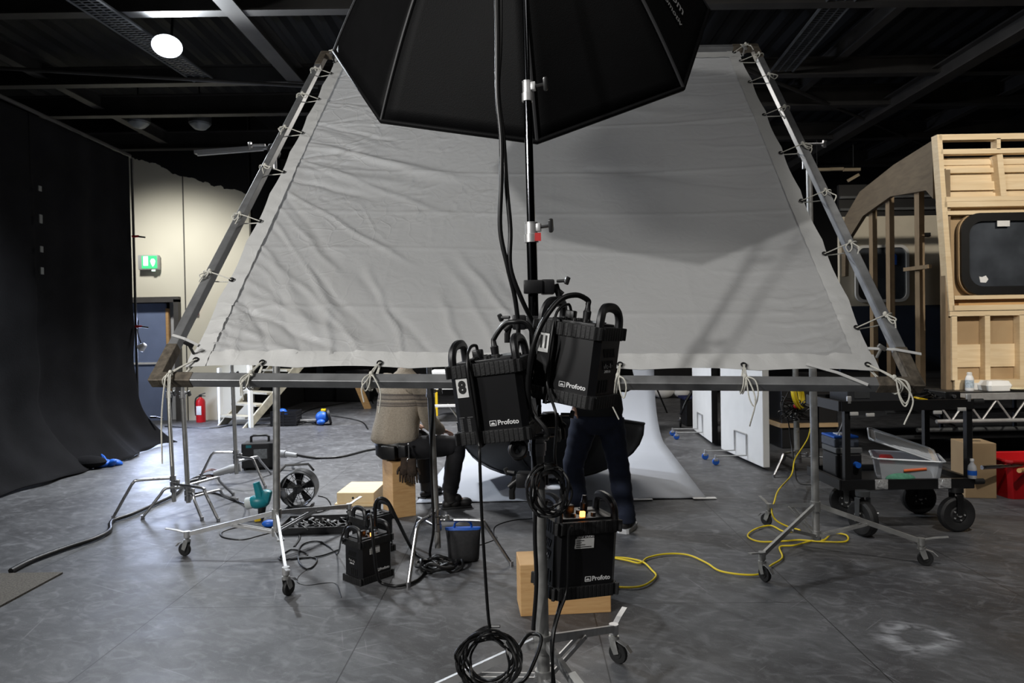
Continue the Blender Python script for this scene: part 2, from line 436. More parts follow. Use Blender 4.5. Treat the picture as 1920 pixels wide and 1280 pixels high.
for (x, z, w, y0, y1) in ((-3.0, 5.1, 0.2, -4, 9.4), (5.85, 4.98, 0.2, -4, 15), (4.45, 5.3, 0.12, -4, 13), (7.6, 5.2, 0.14, -4, 15), (-6.4, 5.2, 0.14, 2, 12.6), (-1.2, 5.3, 0.14, 2, 15), (2.2, 5.35, 0.16, 2, 15)):
    k += 1; mb = MB()
    ibeam(mb, (x, y0, z), (x+0.12, y1, z), 0.2, w)
    struct(mb, 'trim_%d' % k, m_beam, smooth=0)
# diagonal wind brace rods (light coloured edges seen high up)
for a, b_ in (((-8, 8.2, 4.95), (-2.6, 9.4, 4.95)), ((3.0, 9.0, 5.0), (9, 14, 5.0))):
    k += 1; struct(MB().cyl(a, b_, 0.025, n=8), 'trim_%d' % k, m_beam)
# perforated cable trays
m_tray = mat('galvanised_tray', (84, 86, 88), 0.5, 0.6, var=0.3, scale=4)
def tray(x0, x1, y0, y1, z, label):
    mb = MB(); n = int((y1-y0)/0.055)
    for i in range(n):
        y = y0+(y1-y0)*i/n; x = x0+(x1-x0)*i/n
        mb.box((x, y, z), (0.3, 0.026, 0.006))
    for s in (-0.15, -0.05, 0.05, 0.15):
        mb.cyl((x0+s, y0, z), (x1+s, y1, z), 0.012 if abs(s) < .1 else 0.02, n=6)
    mb.top('cable_tray', m_tray, label, 'cable tray', smooth=0)
tray(-4.45, -4.05, 5.2, 9.2, 4.98, 'perforated grey cable tray under the roof behind the glowing flood lamp')
tray(3.42, 3.72, 5.6, 9.3, 5.02, 'perforated grey cable tray under the roof above the sheet\'s right corner')
# door
m_door = mat('blue_door_paint', (122, 136, 168), 0.5, var=0.08, scale=3)
m_dframe = mat('grey_door_frame', (72, 70, 68), 0.6, var=0.15, scale=6)
d0 = tag(bpy.data.objects.new('door_1', None), kind='structure'); COL.objects.link(d0); d0.location = (DR, WY, 0); OFF[d0.name] = Vector((DR, WY, 0))
fr = MB().box((DR, WY-0.04, DT/2), (0.09, 0.14, DT)); fr.box(((DL+DR)/2, WY-0.04, DT), (DR-DL+0.09, 0.14, 0.1)); fr.build('door_frame', m_dframe, d0, smooth=0)
xa = P(309, 700, WY).x
lf = MB().box(((DL+xa)/2, WY+0.1, DT/2-0.03), (xa-DL, 0.05, DT-0.06)).build('door_leaf', m_door, d0, smooth=0)
MB().box(((DL+xa)/2, WY+0.06, P(290, 681, WY).z), (xa-DL, 0.03, 0.035)).build('push_bar', m_label, lf)
MB().box((xa+0.03, WY+0.1, 1.3), (0.05, 0.06, 1.6)).build('timber_edge', m_ply, lf, smooth=0)
MB().box(((xa+DR)/2+0.03, WY+0.2, DT/2), (DR-xa, 0.04, DT)).build('side_panel', mat('pale_grey_panel', (188, 190, 192), 0.6, var=0.08, scale=3), d0, smooth=0)

# ================================================================== drapes along the left
def drape(y0, y1, label, seed, tapes, xb=0.0):
    rnd = random.Random(seed)
    ph = [rnd.uniform(0, 6) for _ in range(8)]
    def fn(u, v):
        y = y0+(y1-y0)*u; z = 4.16*(1-v)
        w = 0.035*math.sin(u*(y1-y0)*5.3+ph[0])+0.02*math.sin(u*(y1-y0)*11+ph[1])+0.008*math.sin(u*23+v*4+ph[2])
        w *= 0.35+0.65*v
        w += 0.02*math.sin(7*z-5*u*(y1-y0)+ph[3])*math.exp(-((v-0.75)/0.2)**2)
        t = max(0, (0.95-z)/0.95)
        x = -5.52+xb+w+0.50*t**2.2+0.05*t*math.sin(u*(y1-y0)*4+ph[4])
        z2 = max(0.012+0.015*(1+math.sin(u*17+ph[5])), z) if z < 0.05 else z
        y += 0.16*t*t*(1 if u > .5 else -0.3)*(u)
        return (x, y, z2)
    mb = MB(); mb.grid(fn, 120, 90)
    o = mb.build('black_drape', m_fabric, None, smooth=80, solid=0.012)
    tag(o, label, 'drape')
    for zz, hh in tapes:
        MB().box((-5.46+xb, y0+0.05, zz), (0.012, 0.05, hh)).build('tape_strip', mat('silver_tape', (112, 114, 112), 0.6), o, smooth=0)
    return o
drape(3.3, 7.93, 'near black drape hanging down the left side, cut by the photo\'s left edge', 3, [])
drape(7.87, 9.85, 'far black drape on the left whose edge meets the cream wall', 5, [(2.95, .1), (2.6, .07), (2.35, .08), (3.3, .06)], 0.03)
# rail of the drapes
MB().cyl((-5.5, 2.5, 4.2), (-5.5, 9.95, 4.2), 0.024, n=10).top('drape_rail', m_beam, 'dark rail along the top of the black drapes', 'rail')
def spring_clamp(p, col, label):
    t = thing('spring_clamp', label, 'clamp', p, world=True)
    p = Vector(p)
    MB().box(p+Vector((0.03, 0, 0)), (0.1, 0.03, 0.03), bev=.008).build('jaw', col, t)
    MB().box(p+Vector((0.12, 0, -0.01)), (0.1, 0.025, 0.022), rot=(0, .15, 0), bev=.006).build('handle', m_black, t)
spring_clamp(P(250, 443, 9.8), m_red, 'upper small red spring clamp on the drape edge beside the exit sign')
spring_clamp(P(256, 612, 9.8), m_red, 'lower small red spring clamp on the drape edge in front of the blue door')
spring_clamp(P(284, 782, 9.9), m_black, 'black spring clamp low on the flared drape edge')
MB().cyl((-5.46, 9.92, 0.3), (-5.46, 9.92, 4.15), 0.018, n=8).top('drape_upright', m_black, 'thin black upright pole at the drape\'s far edge', 'pole')
t = thing('clip_lamp', 'small grey clip lamp hanging at the drape edge over the blue door', 'lamp', P(267, 650, 9.9), world=True)
p = P(267, 650, 9.9); MB().lathe([(0.0, 0.06), (0.035, 0.05), (0.06, -0.04), (0.05, -0.05), (0, -0.02)], Matrix.Translation(p) @ Euler((0, .9, 0)).to_matrix().to_4x4(), 16).build('shade', m_alu, t)
MB().tube([p+Vector((-.02, 0, .05)), p+Vector((-.06, 0, .2)), P(259, 600, 9.9)], 0.008, smooth=4).build('cord', m_cable, t)

# ================================================================== back-left corner
def text_M(p, facing=(0, -1, 0), up=(0, 0, 1)):
    f = Vector(facing).normalized(); u = Vector(up); u = (u-f*u.dot(f)).normalized(); x = u.cross(f)
    return Matrix(((x.x, u.x, f.x, p[0]), (x.y, u.y, f.y, p[1]), (x.z, u.z, f.z, p[2]), (0, 0, 0, 1)))
p = P(280, 492, WY-0.1)
t = thing('exit_sign', 'lit green and white emergency exit sign box on the cream wall', 'exit sign', p, world=True)
MB().box(p, (0.36, 0.12, 0.27), bev=.012).build('housing', mat('grey_sign_housing', (170, 172, 170), 0.5), t)
MB().box(p+Vector((0.035, -0.064, 0.0)), (0.28, 0.008, 0.23)).build('lit_panel', mat('lit_green', (60, 200, 120), 0.5, emis=0.9), t, smooth=0)
mb = MB(); q = p+Vector((-0.03, -0.071, 0.02)); mb.box(q+Vector((0, 0, 0)), (0.085, 0.004, 0.17))
q = p+Vector((0.1, -0.071, 0)); mb.prism([(-.045, .02), (-.02, .06), (0.02, .06), (.05, .02), (.03, -.05), (0, -.085), (-.03, -.03)], 0, .004, text_M(q)); mb.box(p+Vector((.09, -.03, -.15)), (.06, .02, .03))
mb.build('pictogram', mat('lit_white', (220, 255, 235), 0.5, emis=1.2), t, smooth=0)
p = G(377, 791); p.y = min(p.y, WY-0.2)
t = thing('fire_extinguisher', 'red fire extinguisher standing against the cream wall by the stairs', 'fire extinguisher', p)
MB().lathe([(0, 0), (.078, 0), (.082, .02), (.082, .36), (.07, .41), (.03, .44), (.022, .46), (0, .46)], n=24).build('cylinder', m_red, t)
MB().box((0, -0.079, .22), (.09, .01, .16), bev=.003).build('label_sheet', m_label, t)
mb = MB().cyl((0, 0, .45), (0, 0, .5), .022); mb.box((.03, 0, .51), (.12, .02, .016), rot=(0, -.3, 0)); mb.box((.04, 0, .48), (.1, .02, .012), rot=(0, .1, 0)); mb.build('valve_handle', m_black, t)
MB().tube([(-.02, 0, .48), (-.09, 0, .42), (-.1, 0, .25), (-.088, -.01, .12)], .012, smooth=5).build('hose', m_black, t)
p = P(366, 584, WY-0.03); MB().box(p, (.12, .06, .12), bev=.01).top('alarm_call_point', m_red, 'small red alarm call point on the cream wall behind the sheet\'s edge', 'alarm')
# stairs
m_stair = mat('worn_white_stair', (150, 144, 126), 0.7, var=0.3, scale=8)
t = thing('staircase', 'worn white wooden steps with white posts beside the fire extinguisher', 'stairs', (-5.15, 12.0, 0), (0, 0, R(-34)))
for i in range(6):
    MB().box((.35, .12+.22*i, .16+.19*i), (.72, .25, .035)).build('tread', m_stair, t, smooth=0)
for xx in (0.0, .72):
    mb = MB(); mb.prism([(-.06, -0.0), (.12, -0.0), (1.42, 1.13), (1.42, 1.36)], -.02, .02, Matrix.Translation((xx, 0, 0)) @ Matrix(((0, 0, 1, 0), (1, 0, 0, 0), (0, 1, 0, 0), (0, 0, 0, 1)))); mb.build('stringer', m_stair, t, smooth=0)
for xx, hh in ((-0.08, 1.0), (.79, 1.1)):
    MB().box((xx, .05, hh/2), (.06, .06, hh)).build('post', mat('white_post', (214, 214, 210), 0.6), t, smooth=0)
# crate and tools on the far floor
t = thing('plastic_crate', 'black slatted crate with blue things in it beside the white steps', 'crate', G(537, 797))
mb = MB(); W, D, H = .42, .30, .26
mb.box((0, 0, .015), (W, D, .03))
for i in range(5):
    z = .045+i*.048
    for s in (-1, 1): mb.box((0, s*D/2, z), (W, .016, .034)); mb.box((s*W/2, 0, z), (.016, D, .034))
for sx in (-1, 0, 1):
    for sy in (-1, 1): mb.box((sx*W/2*.98, sy*D/2, .13), (.03, .022, .26))
mb.build('basket', m_plastic, t, smooth=0)
p = G(537, 797); mb = MB()
for i in range(4): mb.sph((p.x+random.uniform(-.12, .12), p.y+random.uniform(-.08, .08), .21+random.uniform(0, .06)), .07, (1, 1, .7))
mb.top('blue_gloves', m_blue, 'blue gloves heaped in the black slatted crate', 'gloves', group=None)
p = G(605, 796)
t = thing('mitre_saw', 'blue and grey power saw lying on the far floor', 'power saw', p)
MB().sph((0, 0, .13), .11, (1.1, .9, 1)).build('motor_housing', m_blue, t)
MB().lathe([(0, -.02), (.14, -.02), (.14, .02), (0, .02)], Matrix.Translation((.12, -.02, .15)) @ Euler((0, 1.35, .3)).to_matrix().to_4x4(), 24).build('blade_guard', m_plastic, t)
MB().box((.02, 0, .25), (.08, .06, .05), bev=.01).build('grip', m_yellow, t)
MB().box((-.25, .05, .07), (.3, .05, .05), rot=(0, 0, .2), bev=.01).build('side_rail', m_alu, t)
MB().sph((0, -.1, .06), .055, (1.3, 1, .9)).build('battery', m_blue, t)
mb = MB(); p2 = G(575, 797)
mb.tube([p2+Vector(v) for v in ((-.2, 0, .02), (-.1, -.08, .03), (.05, -.02, .06), (.15, .05, .03), (-.05, .1, .04), (-.18, .03, .05), (0, -.06, .07), (.12, 0, .03))], .014, smooth=5)
mb.top('cable_bundle', m_cable, 'tangled dark cable beside the blue power saw', 'cable')
# plank leaning
a = P(672, 724, 14.0); b_ = G(690, 766)
MB().tube([a+(a-b_)*.5, b_], .10, n=4, rb=.03, up0=(1, 0, 0)).top('timber_plank', m_ply3, 'pale timber plank leaning far behind the seated person', 'plank', smooth=0)
# yellow work platform
p0 = G(862, 790); t = thing('work_platform', 'folding work platform with yellow legs and white treads behind the flash packs', 'step platform', (p0.x, p0.y, 0))
for (x, y) in ((0, 0), (-.5, 0), (0, .9), (-.5, .9)):
    MB().box((x, y, .42), (.045, .045, .84)).build('leg', m_yellow, t, smooth=0)
for z, y in ((.28, 0.02), (.58, .1)):
    MB().box((-.25, y, z), (.56, .14, .035)).build('tread', m_label, t, smooth=0)
MB().box((-.25, .45, .85), (.58, .96, .04)).build('deck', m_label, t, smooth=0)
MB().tube([(-.55, -.03, .56), (.0, -.03, .70)], .03, n=4, rb=.012).build('diagonal_brace', m_label, t, smooth=0)
MB().tube([(-.02, .06, .03), (-.22, .1, .3)], .015, n=8).build('strut', m_alu, t)

# flood lamp
t = thing('flood_lamp', 'glowing white flood lamp under the dark roof', 'lamp', FLOOD, world=True)
M = Matrix.Translation(FLOOD) @ (Vector((0.42, -.8, -.45)).to_track_quat('Z', 'Y').to_matrix().to_4x4())
MB().lathe([(0, -.14), (.06, -.13), (.125, -.05), (.16, -.01), (.16, .0)], M @ Matrix.Scale(.78, 4, (0, 1, 0)), 28).build('housing', m_alu, t)
MB().lathe([(0, .006), (.152, .0)], M @ Matrix.Scale(.78, 4, (0, 1, 0)), 28).build('lens', mat('lit_lens', (235, 244, 255), .5, emis=14), t)
MB().cyl(FLOOD+Vector((0, .1, .05)), FLOOD+Vector((0, .16, .5)), .015).build('bracket', m_black, t)
for (px, py, nm) in ((260, 231, 'left of two dark unlit pendant lamps under the roof beams'), (375, 234, 'right of two dark unlit pendant lamps under the roof beams')):
    p = P(px, py, 10.9); t = thing('pendant_lamp', nm, 'lamp', p, group='unlit pendant lamps')
    MB().lathe([(0, .34), (.1, .34), (.17, .2), (.17, .02), (.15, 0.0)], n=24).build('housing', m_tray, t)
    MB().lathe([(0, -.09), (.09, -.065), (.15, -.005), (.15, 0.01)], n=24).build('diffuser', mat('frosted_dome', (120, 124, 126), .4), t)
    MB().cyl((0, 0, .34), (0, 0, 5.7-p.z), .012).build('stem', m_black, t)
a, b_ = P(366, 286, 12.2), P(500, 276, 12.2)
t = thing('ceiling_batten', 'long unlit white tube light batten under the roof beside the sheet', 'light fitting', (a+b_)/2, world=True)
MB().box((a+b_)/2, ((b_-a).length, .1, .06), rot=(0, -math.atan2(b_.z-a.z, b_.x-a.x), 0)).build('housing', m_label, t, smooth=0)
MB().cyl(a+Vector((.05, -.02, -.05)), b_+Vector((-.05, -.02, -.05)), .02).build('tube', m_print, t)
# ================================================================== sheet on its tilted frame
BL, BR, TL = Vector((-1.76, 3.38, 1.345)), Vector((1.89, 3.20, 1.27)), Vector((-1.58, 5.93, 3.965))
EU, EV = BR-BL, TL-BL
EN = EV.cross(EU).normalized()
if EN.y > 0: EN = -EN
eu, ev = EU.normalized(), EV.normalized()
def Fq(u, v, n=0.0): return BL+EU*u+EV*v+EN*n
t = thing('sheet_frame', 'square metal tube frame tilted back, holding the big grey sheet', 'frame', Fq(.5, 0), world=True)
def sqtube(a, b_, w=0.05):
    mb = MB(); d = (b_-a)
    x = d.normalized(); z = EN; y = z.cross(x).normalized()
    mb.M = Matrix(((x.x, y.x, z.x, (a.x+b_.x)/2), (x.y, y.y, z.y, (a.y+b_.y)/2), (x.z, y.z, z.z, (a.z+b_.z)/2), (0, 0, 0, 1)))
    mb.box((0, 0, 0), (d.length, w, w), bev=.004)
    return mb
ins = .045
sqtube(Fq(ins, 0), Fq(1-ins, 0), .052).build('bottom_tube', m_tube, t, smooth=0)
sqtube(Fq(ins, 1), Fq(1-ins, 1), .05).build('top_tube', m_tube, t, smooth=0)
sqtube(Fq(0, ins), Fq(0, 1-ins), .05).build('side_tube', m_tube, t, smooth=0)
sqtube(Fq(1, ins), Fq(1, 1-ins), .05).build('side_tube', m_tube, t, smooth=0)
for (u, v) in ((0, 0), (1, 0), (0, 1), (1, 1)):
    du = -.008 if u == 0 else 1.008; dv = -.008 if v == 0 else 1.008
    a = sqtube(Fq(du, v), Fq(.05 if u == 0 else .95, v), .056)
    b_ = sqtube(Fq(u, dv), Fq(u, .06 if v == 0 else .94), .056)
    me = bpy.data.meshes.new('x'); b_.bm.to_mesh(me); a.bm.from_mesh(me); bpy.data.meshes.remove(me)
    o = a.build('corner_piece', m_rust, t, smooth=0)
    q = Fq(.035 if u == 0 else .965, .045 if v == 0 else .955, .03)
    kb = MB().cyl(q-EN*.02, q+EN*.045, .007, n=8); kb.box(q+EN*.05, (.05, .012, .02), rot=(.4, .5, .3), bev=.004); kb.build('wing_bolt', m_steel if u else m_black, o)

# the cloth
U0, U1, V0, V1 = .031, .963, .022, .984
GB = [.137, .300, .462, .625, .788]                      # eyelets along the bottom, in u
GL = [.20, .35, .50, .64, .78, .90]; GR = [.10, .26, .40, .55, .69, .83, .93]
NU = NV = 260
uu, vv = np.meshgrid(np.linspace(0, 1, NU+1), np.linspace(0, 1, NV+1), indexing='ij')
X, Y = uu*3.41, vv*3.52                                  # metres on the cloth
rng_ = np.random.default_rng(11)
D = np.zeros_like(X)
def ridge(x0, y0, x1, y1, w, a):
    global D
    dx, dy = x1-x0, y1-y0; L2 = dx*dx+dy*dy; L_ = math.sqrt(L2)
    s = ((X-x0)*dx+(Y-y0)*dy)/L2; p = ((X-x0)*dy-(Y-y0)*dx)/L_
    p = p+0.016*np.sin(s*5+x0*9)+0.006*np.sin(s*17+y0*5)
    ws = w*(0.35+0.75*np.clip(s, 0, 1))
    D += a*np.exp(-(p/ws)**2)*np.clip(s/.08+.15, 0, 1)*np.clip((1-s)/.3, 0, 1)*(s > -.02)
# tension folds running from the left edge down to the lower hem
for k in range(20):
    y0 = .22+k*.115+rng_.uniform(-.05, .05); x0 = 0.06
    L_ = rng_.uniform(.7, 1.7); an = rng_.uniform(-.95, -.6)
    if y0 > 1.6: an = rng_.uniform(-.5, -.15)
    ridge(x0, y0, x0+L_*math.cos(an), max(.02, y0+L_*math.sin(an)), rng_.uniform(.018, .05), rng_.uniform(.006, .0135)*rng_.choice([-1, 1, 1]))
for k in range(12):                                      # folds rising from the hem, lower left half
    x0 = .25+k*.17; an = rng_.uniform(1.9, 2.35); L_ = rng_.uniform(.5, 1.3)
    ridge(x0, .05, x0+L_*math.cos(an), .05+L_*math.sin(an), rng_.uniform(.02, .045), rng_.uniform(.006, .013)*rng_.choice([-1, 1]))
# tight pleats at the lower corners
for k in range(12):
    y0 = .06+k*.05; ridge(.05, y0, .05+rng_.uniform(.15, .4), max(.02, y0-rng_.uniform(.12, .3)), .012, .007*(-1)**k)
    ridge(3.38, y0, 3.38-rng_.uniform(.2, .5), y0-rng_.uniform(.03, .2), .013, .008*(-1)**k)
for k in range(26):                                      # short pleats along the right edge
    y0 = .5+k*.11; ridge(3.37, y0+rng_.uniform(-.05, .05), 3.37-rng_.uniform(.2, .9), y0+rng_.uniform(-.10, .22), rng_.uniform(.010, .022), rng_.uniform(.0012, .0042)*(-1)**k)
for k in range(34):                                      # fans at the upper left edge
    y0 = rng_.choice([1.9, 2.35, 2.75, 3.15]); an = rng_.uniform(-.5, .45); L_ = rng_.uniform(.4, 1.0)
    ridge(.03, y0, .03+L_*math.cos(an), y0+L_*math.sin(an), rng_.uniform(.010, .02), rng_.uniform(.0025, .006)*rng_.choice([-1, 1]))
for k in range(9):                                       # broad soft billows on the right
    x0 = rng_.uniform(1.7, 2.3); y0 = rng_.uniform(1.3, 3.3); an = rng_.uniform(-.55, -.15)
    ridge(x0, y0, x0+1.2*math.cos(an), y0+1.2*math.sin(an), rng_.uniform(.07, .14), rng_.uniform(-.014, .014))
for k in range(170):                                      # crumpled short creases, mainly on the left
    x0, y0 = rng_.uniform(.15, 1.5), rng_.uniform(1.1, 2.75); an = rng_.uniform(0, PI); L_ = rng_.uniform(.1, .32)
    ridge(x0, y0, x0+L_*math.cos(an), y0+L_*math.sin(an), .0095, rng_.choice([-1, 1, 1])*rng_.uniform(.002, .0042))
for y0, a in ((.42, .004), (.95, .003), (1.33, .004), (1.8, .005), (2.42, .005), (2.98, .003)):   # fold lines from storage
    D += a*np.exp(-((Y-y0-.02*np.sin(X*1.3+y0))/.012)**2)
for x0 in (.9, 1.85, 2.6): D += .0015*np.exp(-((X-x0)/.012)**2)
f1 = rng_.uniform(0, 6, 40)
for k in range(24):
    fx, fy = rng_.normal(0, 9, 2); D += .0003*np.sin(fx*X+fy*Y+f1[k])
D += .012*np.sin(2.1*X-1.7*Y+.6)*np.sin(1.5*Y+.3)
edge = np.minimum(np.minimum(X, 3.41-X), np.minimum(Y, 3.52-Y))
D *= np.clip(edge/.06, .12, 1)
D -= .05*np.sin(PI*uu)*np.sin(PI*vv)                     # slight sag away from the camera
def Wc(u, v, d=0.0): return Fq(U0+(U1-U0)*u, V0+(V1-V0)*v, 0.0+d)
mb = MB(); bm = mb.bm
# slack scallops of the cloth edges between the ties
VV = []
for i in range(NU+1):
    row = []
    for j in range(NV+1):
        u, v = uu[i, j], vv[i, j]
        su = .006*abs(math.sin(PI*v*7))*((1-u)**12) - .006*abs(math.sin(PI*v*7))*(u**12)
        sv = .005*abs(math.sin(PI*u*6))*((1-v)**14)
        row.append(bm.verts.new(Wc(u+su, v+sv, float(D[i, j]))))
    VV.append(row)
for i in range(NU):
    for j in range(NV): bm.faces.new((VV[i][j], VV[i+1][j], VV[i+1][j+1], VV[i][j+1]))
def silk_material(name, col, tl):
    M = bpy.data.materials.new(name); M.use_nodes = True; nt = M.node_tree
    for n in list(nt.nodes): nt.nodes.remove(n)
    N = nt.nodes.new; L = nt.links.new
    out = N('ShaderNodeOutputMaterial'); mix = N('ShaderNodeMixShader'); mix.inputs[0].default_value = tl
    pb = N('ShaderNodeBsdfPrincipled'); pb.inputs['Base Color'].default_value = rgb(*col); pb.inputs['Roughness'].default_value = .42; pb.inputs['Specular IOR Level'].default_value = .35
    tr = N('ShaderNodeBsdfTranslucent'); tr.inputs[0].default_value = rgb(*col)
    tc = N('ShaderNodeTexCoord'); n1 = N('ShaderNodeTexNoise'); n1.inputs['Scale'].default_value = 9; n1.inputs['Detail'].default_value = 7; n1.inputs['Distortion'].default_value = 1.4
    L(tc.outputs['Object'], n1.inputs['Vector'])
    wv = N('ShaderNodeTexNoise'); wv.inputs['Scale'].default_value = 2.2; wv.inputs['Detail'].default_value = 3; L(tc.outputs['Object'], wv.inputs['Vector'])
    mxv = N('ShaderNodeMixRGB'); mxv.inputs[0].default_value = .22; L(tc.outputs['Object'], mxv.inputs[1]); L(wv.outputs['Color'], mxv.inputs[2])
    hts = []
    for sc_, amp in ((3.2, 1.0), (7.5, .55)):
        vo = N('ShaderNodeTexVoronoi'); vo.feature = 'DISTANCE_TO_EDGE'; vo.inputs['Scale'].default_value = sc_; L(mxv.outputs[0], vo.inputs['Vector'])
        mr = N('ShaderNodeMapRange'); mr.inputs[1].default_value = 0; mr.inputs[2].default_value = .055; mr.inputs[3].default_value = amp; mr.inputs[4].default_value = 0; L(vo.outputs['Distance'], mr.inputs[0]); hts.append(mr.outputs[0])
    ad = N('ShaderNodeMath'); ad.operation = 'ADD'; L(hts[0], ad.inputs[0]); L(hts[1], ad.inputs[1])
    mk = N('ShaderNodeTexNoise'); mk.inputs['Scale'].default_value = 1.3; L(tc.outputs['Object'], mk.inputs['Vector'])
    sp = N('ShaderNodeSeparateXYZ'); L(tc.outputs['Object'], sp.inputs[0])
    mx1 = N('ShaderNodeMapRange'); mx1.inputs[1].default_value = .2; mx1.inputs[2].default_value = -.9; L(sp.outputs[0], mx1.inputs[0])
    mk2 = N('ShaderNodeMapRange'); mk2.inputs[1].default_value = .42; mk2.inputs[2].default_value = .62; mk2.inputs[3].default_value = .1; L(mk.outputs['Fac'], mk2.inputs[0])
    mm = N('ShaderNodeMath'); mm.operation = 'MULTIPLY'; L(mx1.outputs[0], mm.inputs[0]); L(mk2.outputs[0], mm.inputs[1])
    cr = N('ShaderNodeMath'); cr.operation = 'MULTIPLY'; L(ad.outputs[0], cr.inputs[0]); L(mm.outputs[0], cr.inputs[1])
    cr2 = N('ShaderNodeMath'); cr2.operation = 'MULTIPLY_ADD'; L(cr.outputs[0], cr2.inputs[0]); cr2.inputs[1].default_value = .9; L(n1.outputs['Fac'], cr2.inputs[2])
    bp = N('ShaderNodeBump'); bp.inputs['Strength'].default_value = .30; bp.inputs['Distance'].default_value = .012
    L(cr2.outputs[0], bp.inputs['Height'])
    for s in (pb, tr): L(bp.outputs[0], s.inputs['Normal'])
    L(pb.outputs[0], mix.inputs[1]); L(tr.outputs[0], mix.inputs[2]); L(mix.outputs[0], out.inputs[0])
    return M
m_silk = silk_material('grey_sheet', (190, 190, 189), .25)
m_hem = silk_material('sheet_hem', (205, 205, 203), .10)
sheet = thing('diffusion_sheet', 'huge wrinkled grey sheet tied inside the tilted metal frame', 'sheet', Fq(.5, V0), world=True)
mb.build('cloth', m_silk, sheet, smooth=180, fixn=False)
def hem(u0, v0, u1, v1):
    mb = MB(); n = 90
    horiz = abs(u1-u0) > abs(v1-v0)
    w = .030
    def fn(s, q):
        if horiz: u, v = u0+(u1-u0)*s, v0+(q*w if v0 < .5 else -q*w)
        else: v, u = v0+(v1-v0)*s, u0+(q*w if u0 < .5 else -q*w)
        i, j = min(NU, max(0, int(round(u*NU)))), min(NV, max(0, int(round(v*NV))))
        e = .004*abs(math.sin(PI*s*(6 if horiz else 7)))
        if horiz: v = v+e*(1-q)*(1 if v0 < .5 else -1)
        else: u = u+e*(1-q)*(1 if u0 < .5 else -1)
        rp = .0022*math.sin(s*190+3*q)+.0016*math.sin(s*71+2)
        return Wc(u, v, .003+.0045*q+max(float(D[i, j]), float(D[i, j])*.35)+rp*q)
    mb.grid(fn, 220, 3)
    return mb.build('hem', m_hem, sheet, smooth=180, fixn=False)
hem(0, 0, 1, 0); hem(0, 1, 1, 1); hem(0, 0, 0, 1); hem(1, 0, 1, 1)
def torus(mb, c, nrm, R1, r, n=16, k=8):
    q = Vector(nrm).to_track_quat('Z', 'Y').to_matrix().to_4x4(); M = Matrix.Translation(Vector(c)) @ q
    pts = [M @ Vector((R1*math.cos(2*PI*i/n), R1*math.sin(2*PI*i/n), 0)) for i in range(n)]
    return mb.tube(pts, r, n=k, closed=True)
def tie(gu, gv, tu, tv, hang, rnd):
    """rope from an eyelet round the tube, with a bow and loose ends"""
    g = Wc(gu, gv, .012)
    torus(MB(), g, EN, .012, .004, 14, 6).build('eyelet', m_black, sheet)
    c = Fq(tu, tv); dirv = (c-g).normalized()
    mb = MB(); r = .0036; s_ = .033
    ax = eu if abs(dirv.dot(ev)) > .7 else ev
    # loop round the tube
    for k in range(2 if abs(dirv.dot(ev)) > .7 else 1):
        o = ax*(.010*k-.005)
        mb.tube([g+o*.3, c+EN*s_-dirv*s_+o, c+EN*s_+dirv*s_+o, c-EN*s_+dirv*s_+o, c-EN*s_-dirv*s_+o, g-EN*.015+o*.3], r, n=6, smooth=4)
    kn = c+EN*(s_+.008)-dirv*.012
    mb.sph(kn, .011, (1, 1, 1.2), 10); mb.sph(kn+Vector((.006, -.003, -.012)), .009, n=8)
    dn = Vector((0, 0, -1))
    for k in range(hang[0]):
        sx = rnd.uniform(-.03, .03); l = hang[1]*rnd.uniform(.6, 1.0); out = Vector((sx, -.03, 0))
        mb.tube([kn, kn+out+dn*.03, kn+out*1.6+dn*l*.5+Vector((rnd.uniform(-.02, .02), 0, 0)), kn+out*1.2+dn*l+Vector((rnd.uniform(-.02, .02), -.01, 0))], r, n=6, smooth=6)
    for k in range(hang[2]):
        sx = rnd.choice([-1, 1])*rnd.uniform(.025, .045); l = hang[1]*rnd.uniform(.35, .55)
        mb.tube([kn, kn+Vector((sx, -.03, -.02)), kn+Vector((sx*1.3, -.035, -l*.6)), kn+Vector((sx*.8, -.035, -l)), kn+Vector((sx*.2, -.03, -l*.7)), kn+Vector((0, -.015, -.01))], r, n=6, smooth=6)
    return mb.build('tie_rope', m_rope, sheet)
rt = random.Random(4)
for gu, hg in zip(GB, ((2, .17, 1), (2, .2, 1), (1, .2, 1), (1, .26, 1), (1, .32, 1))):
    tie((gu-U0)/(U1-U0), .008, gu-.006, 0, hg, rt)
for v in GL: tie(.008, (v-V0)/(V1-V0), 0, v+.012, (1, .09, 1), rt)
for v in GR: tie(.992, (v-V0)/(V1-V0), 1, v+.02, (1, .12, 1), rt)
tie(.012, .012, .02, .0, (3, .46, 0), rt); tie(.985, .01, .972, 0, (1, .26, 2), rt)
tie(.015, .99, .02, 1, (1, .08, 1), rt); tie(.985, .99, .98, 1, (1, .08, 1), rt)
# corner straps
def strap(a, b_, w=.011):
    MB().tube([a, (a+b_)/2+EN*.012, b_], w, n=4, rb=.002, up0=ev).build('corner_strap', m_hem, sheet, smooth=0)
strap(Wc(.005, .04, .012), Fq(-.005, .075, .032)); strap(Wc(.995, .04, .012), Fq(1.02, .045, .034)); strap(Wc(.9, .01, .012), Fq(.935, -.008, .032))

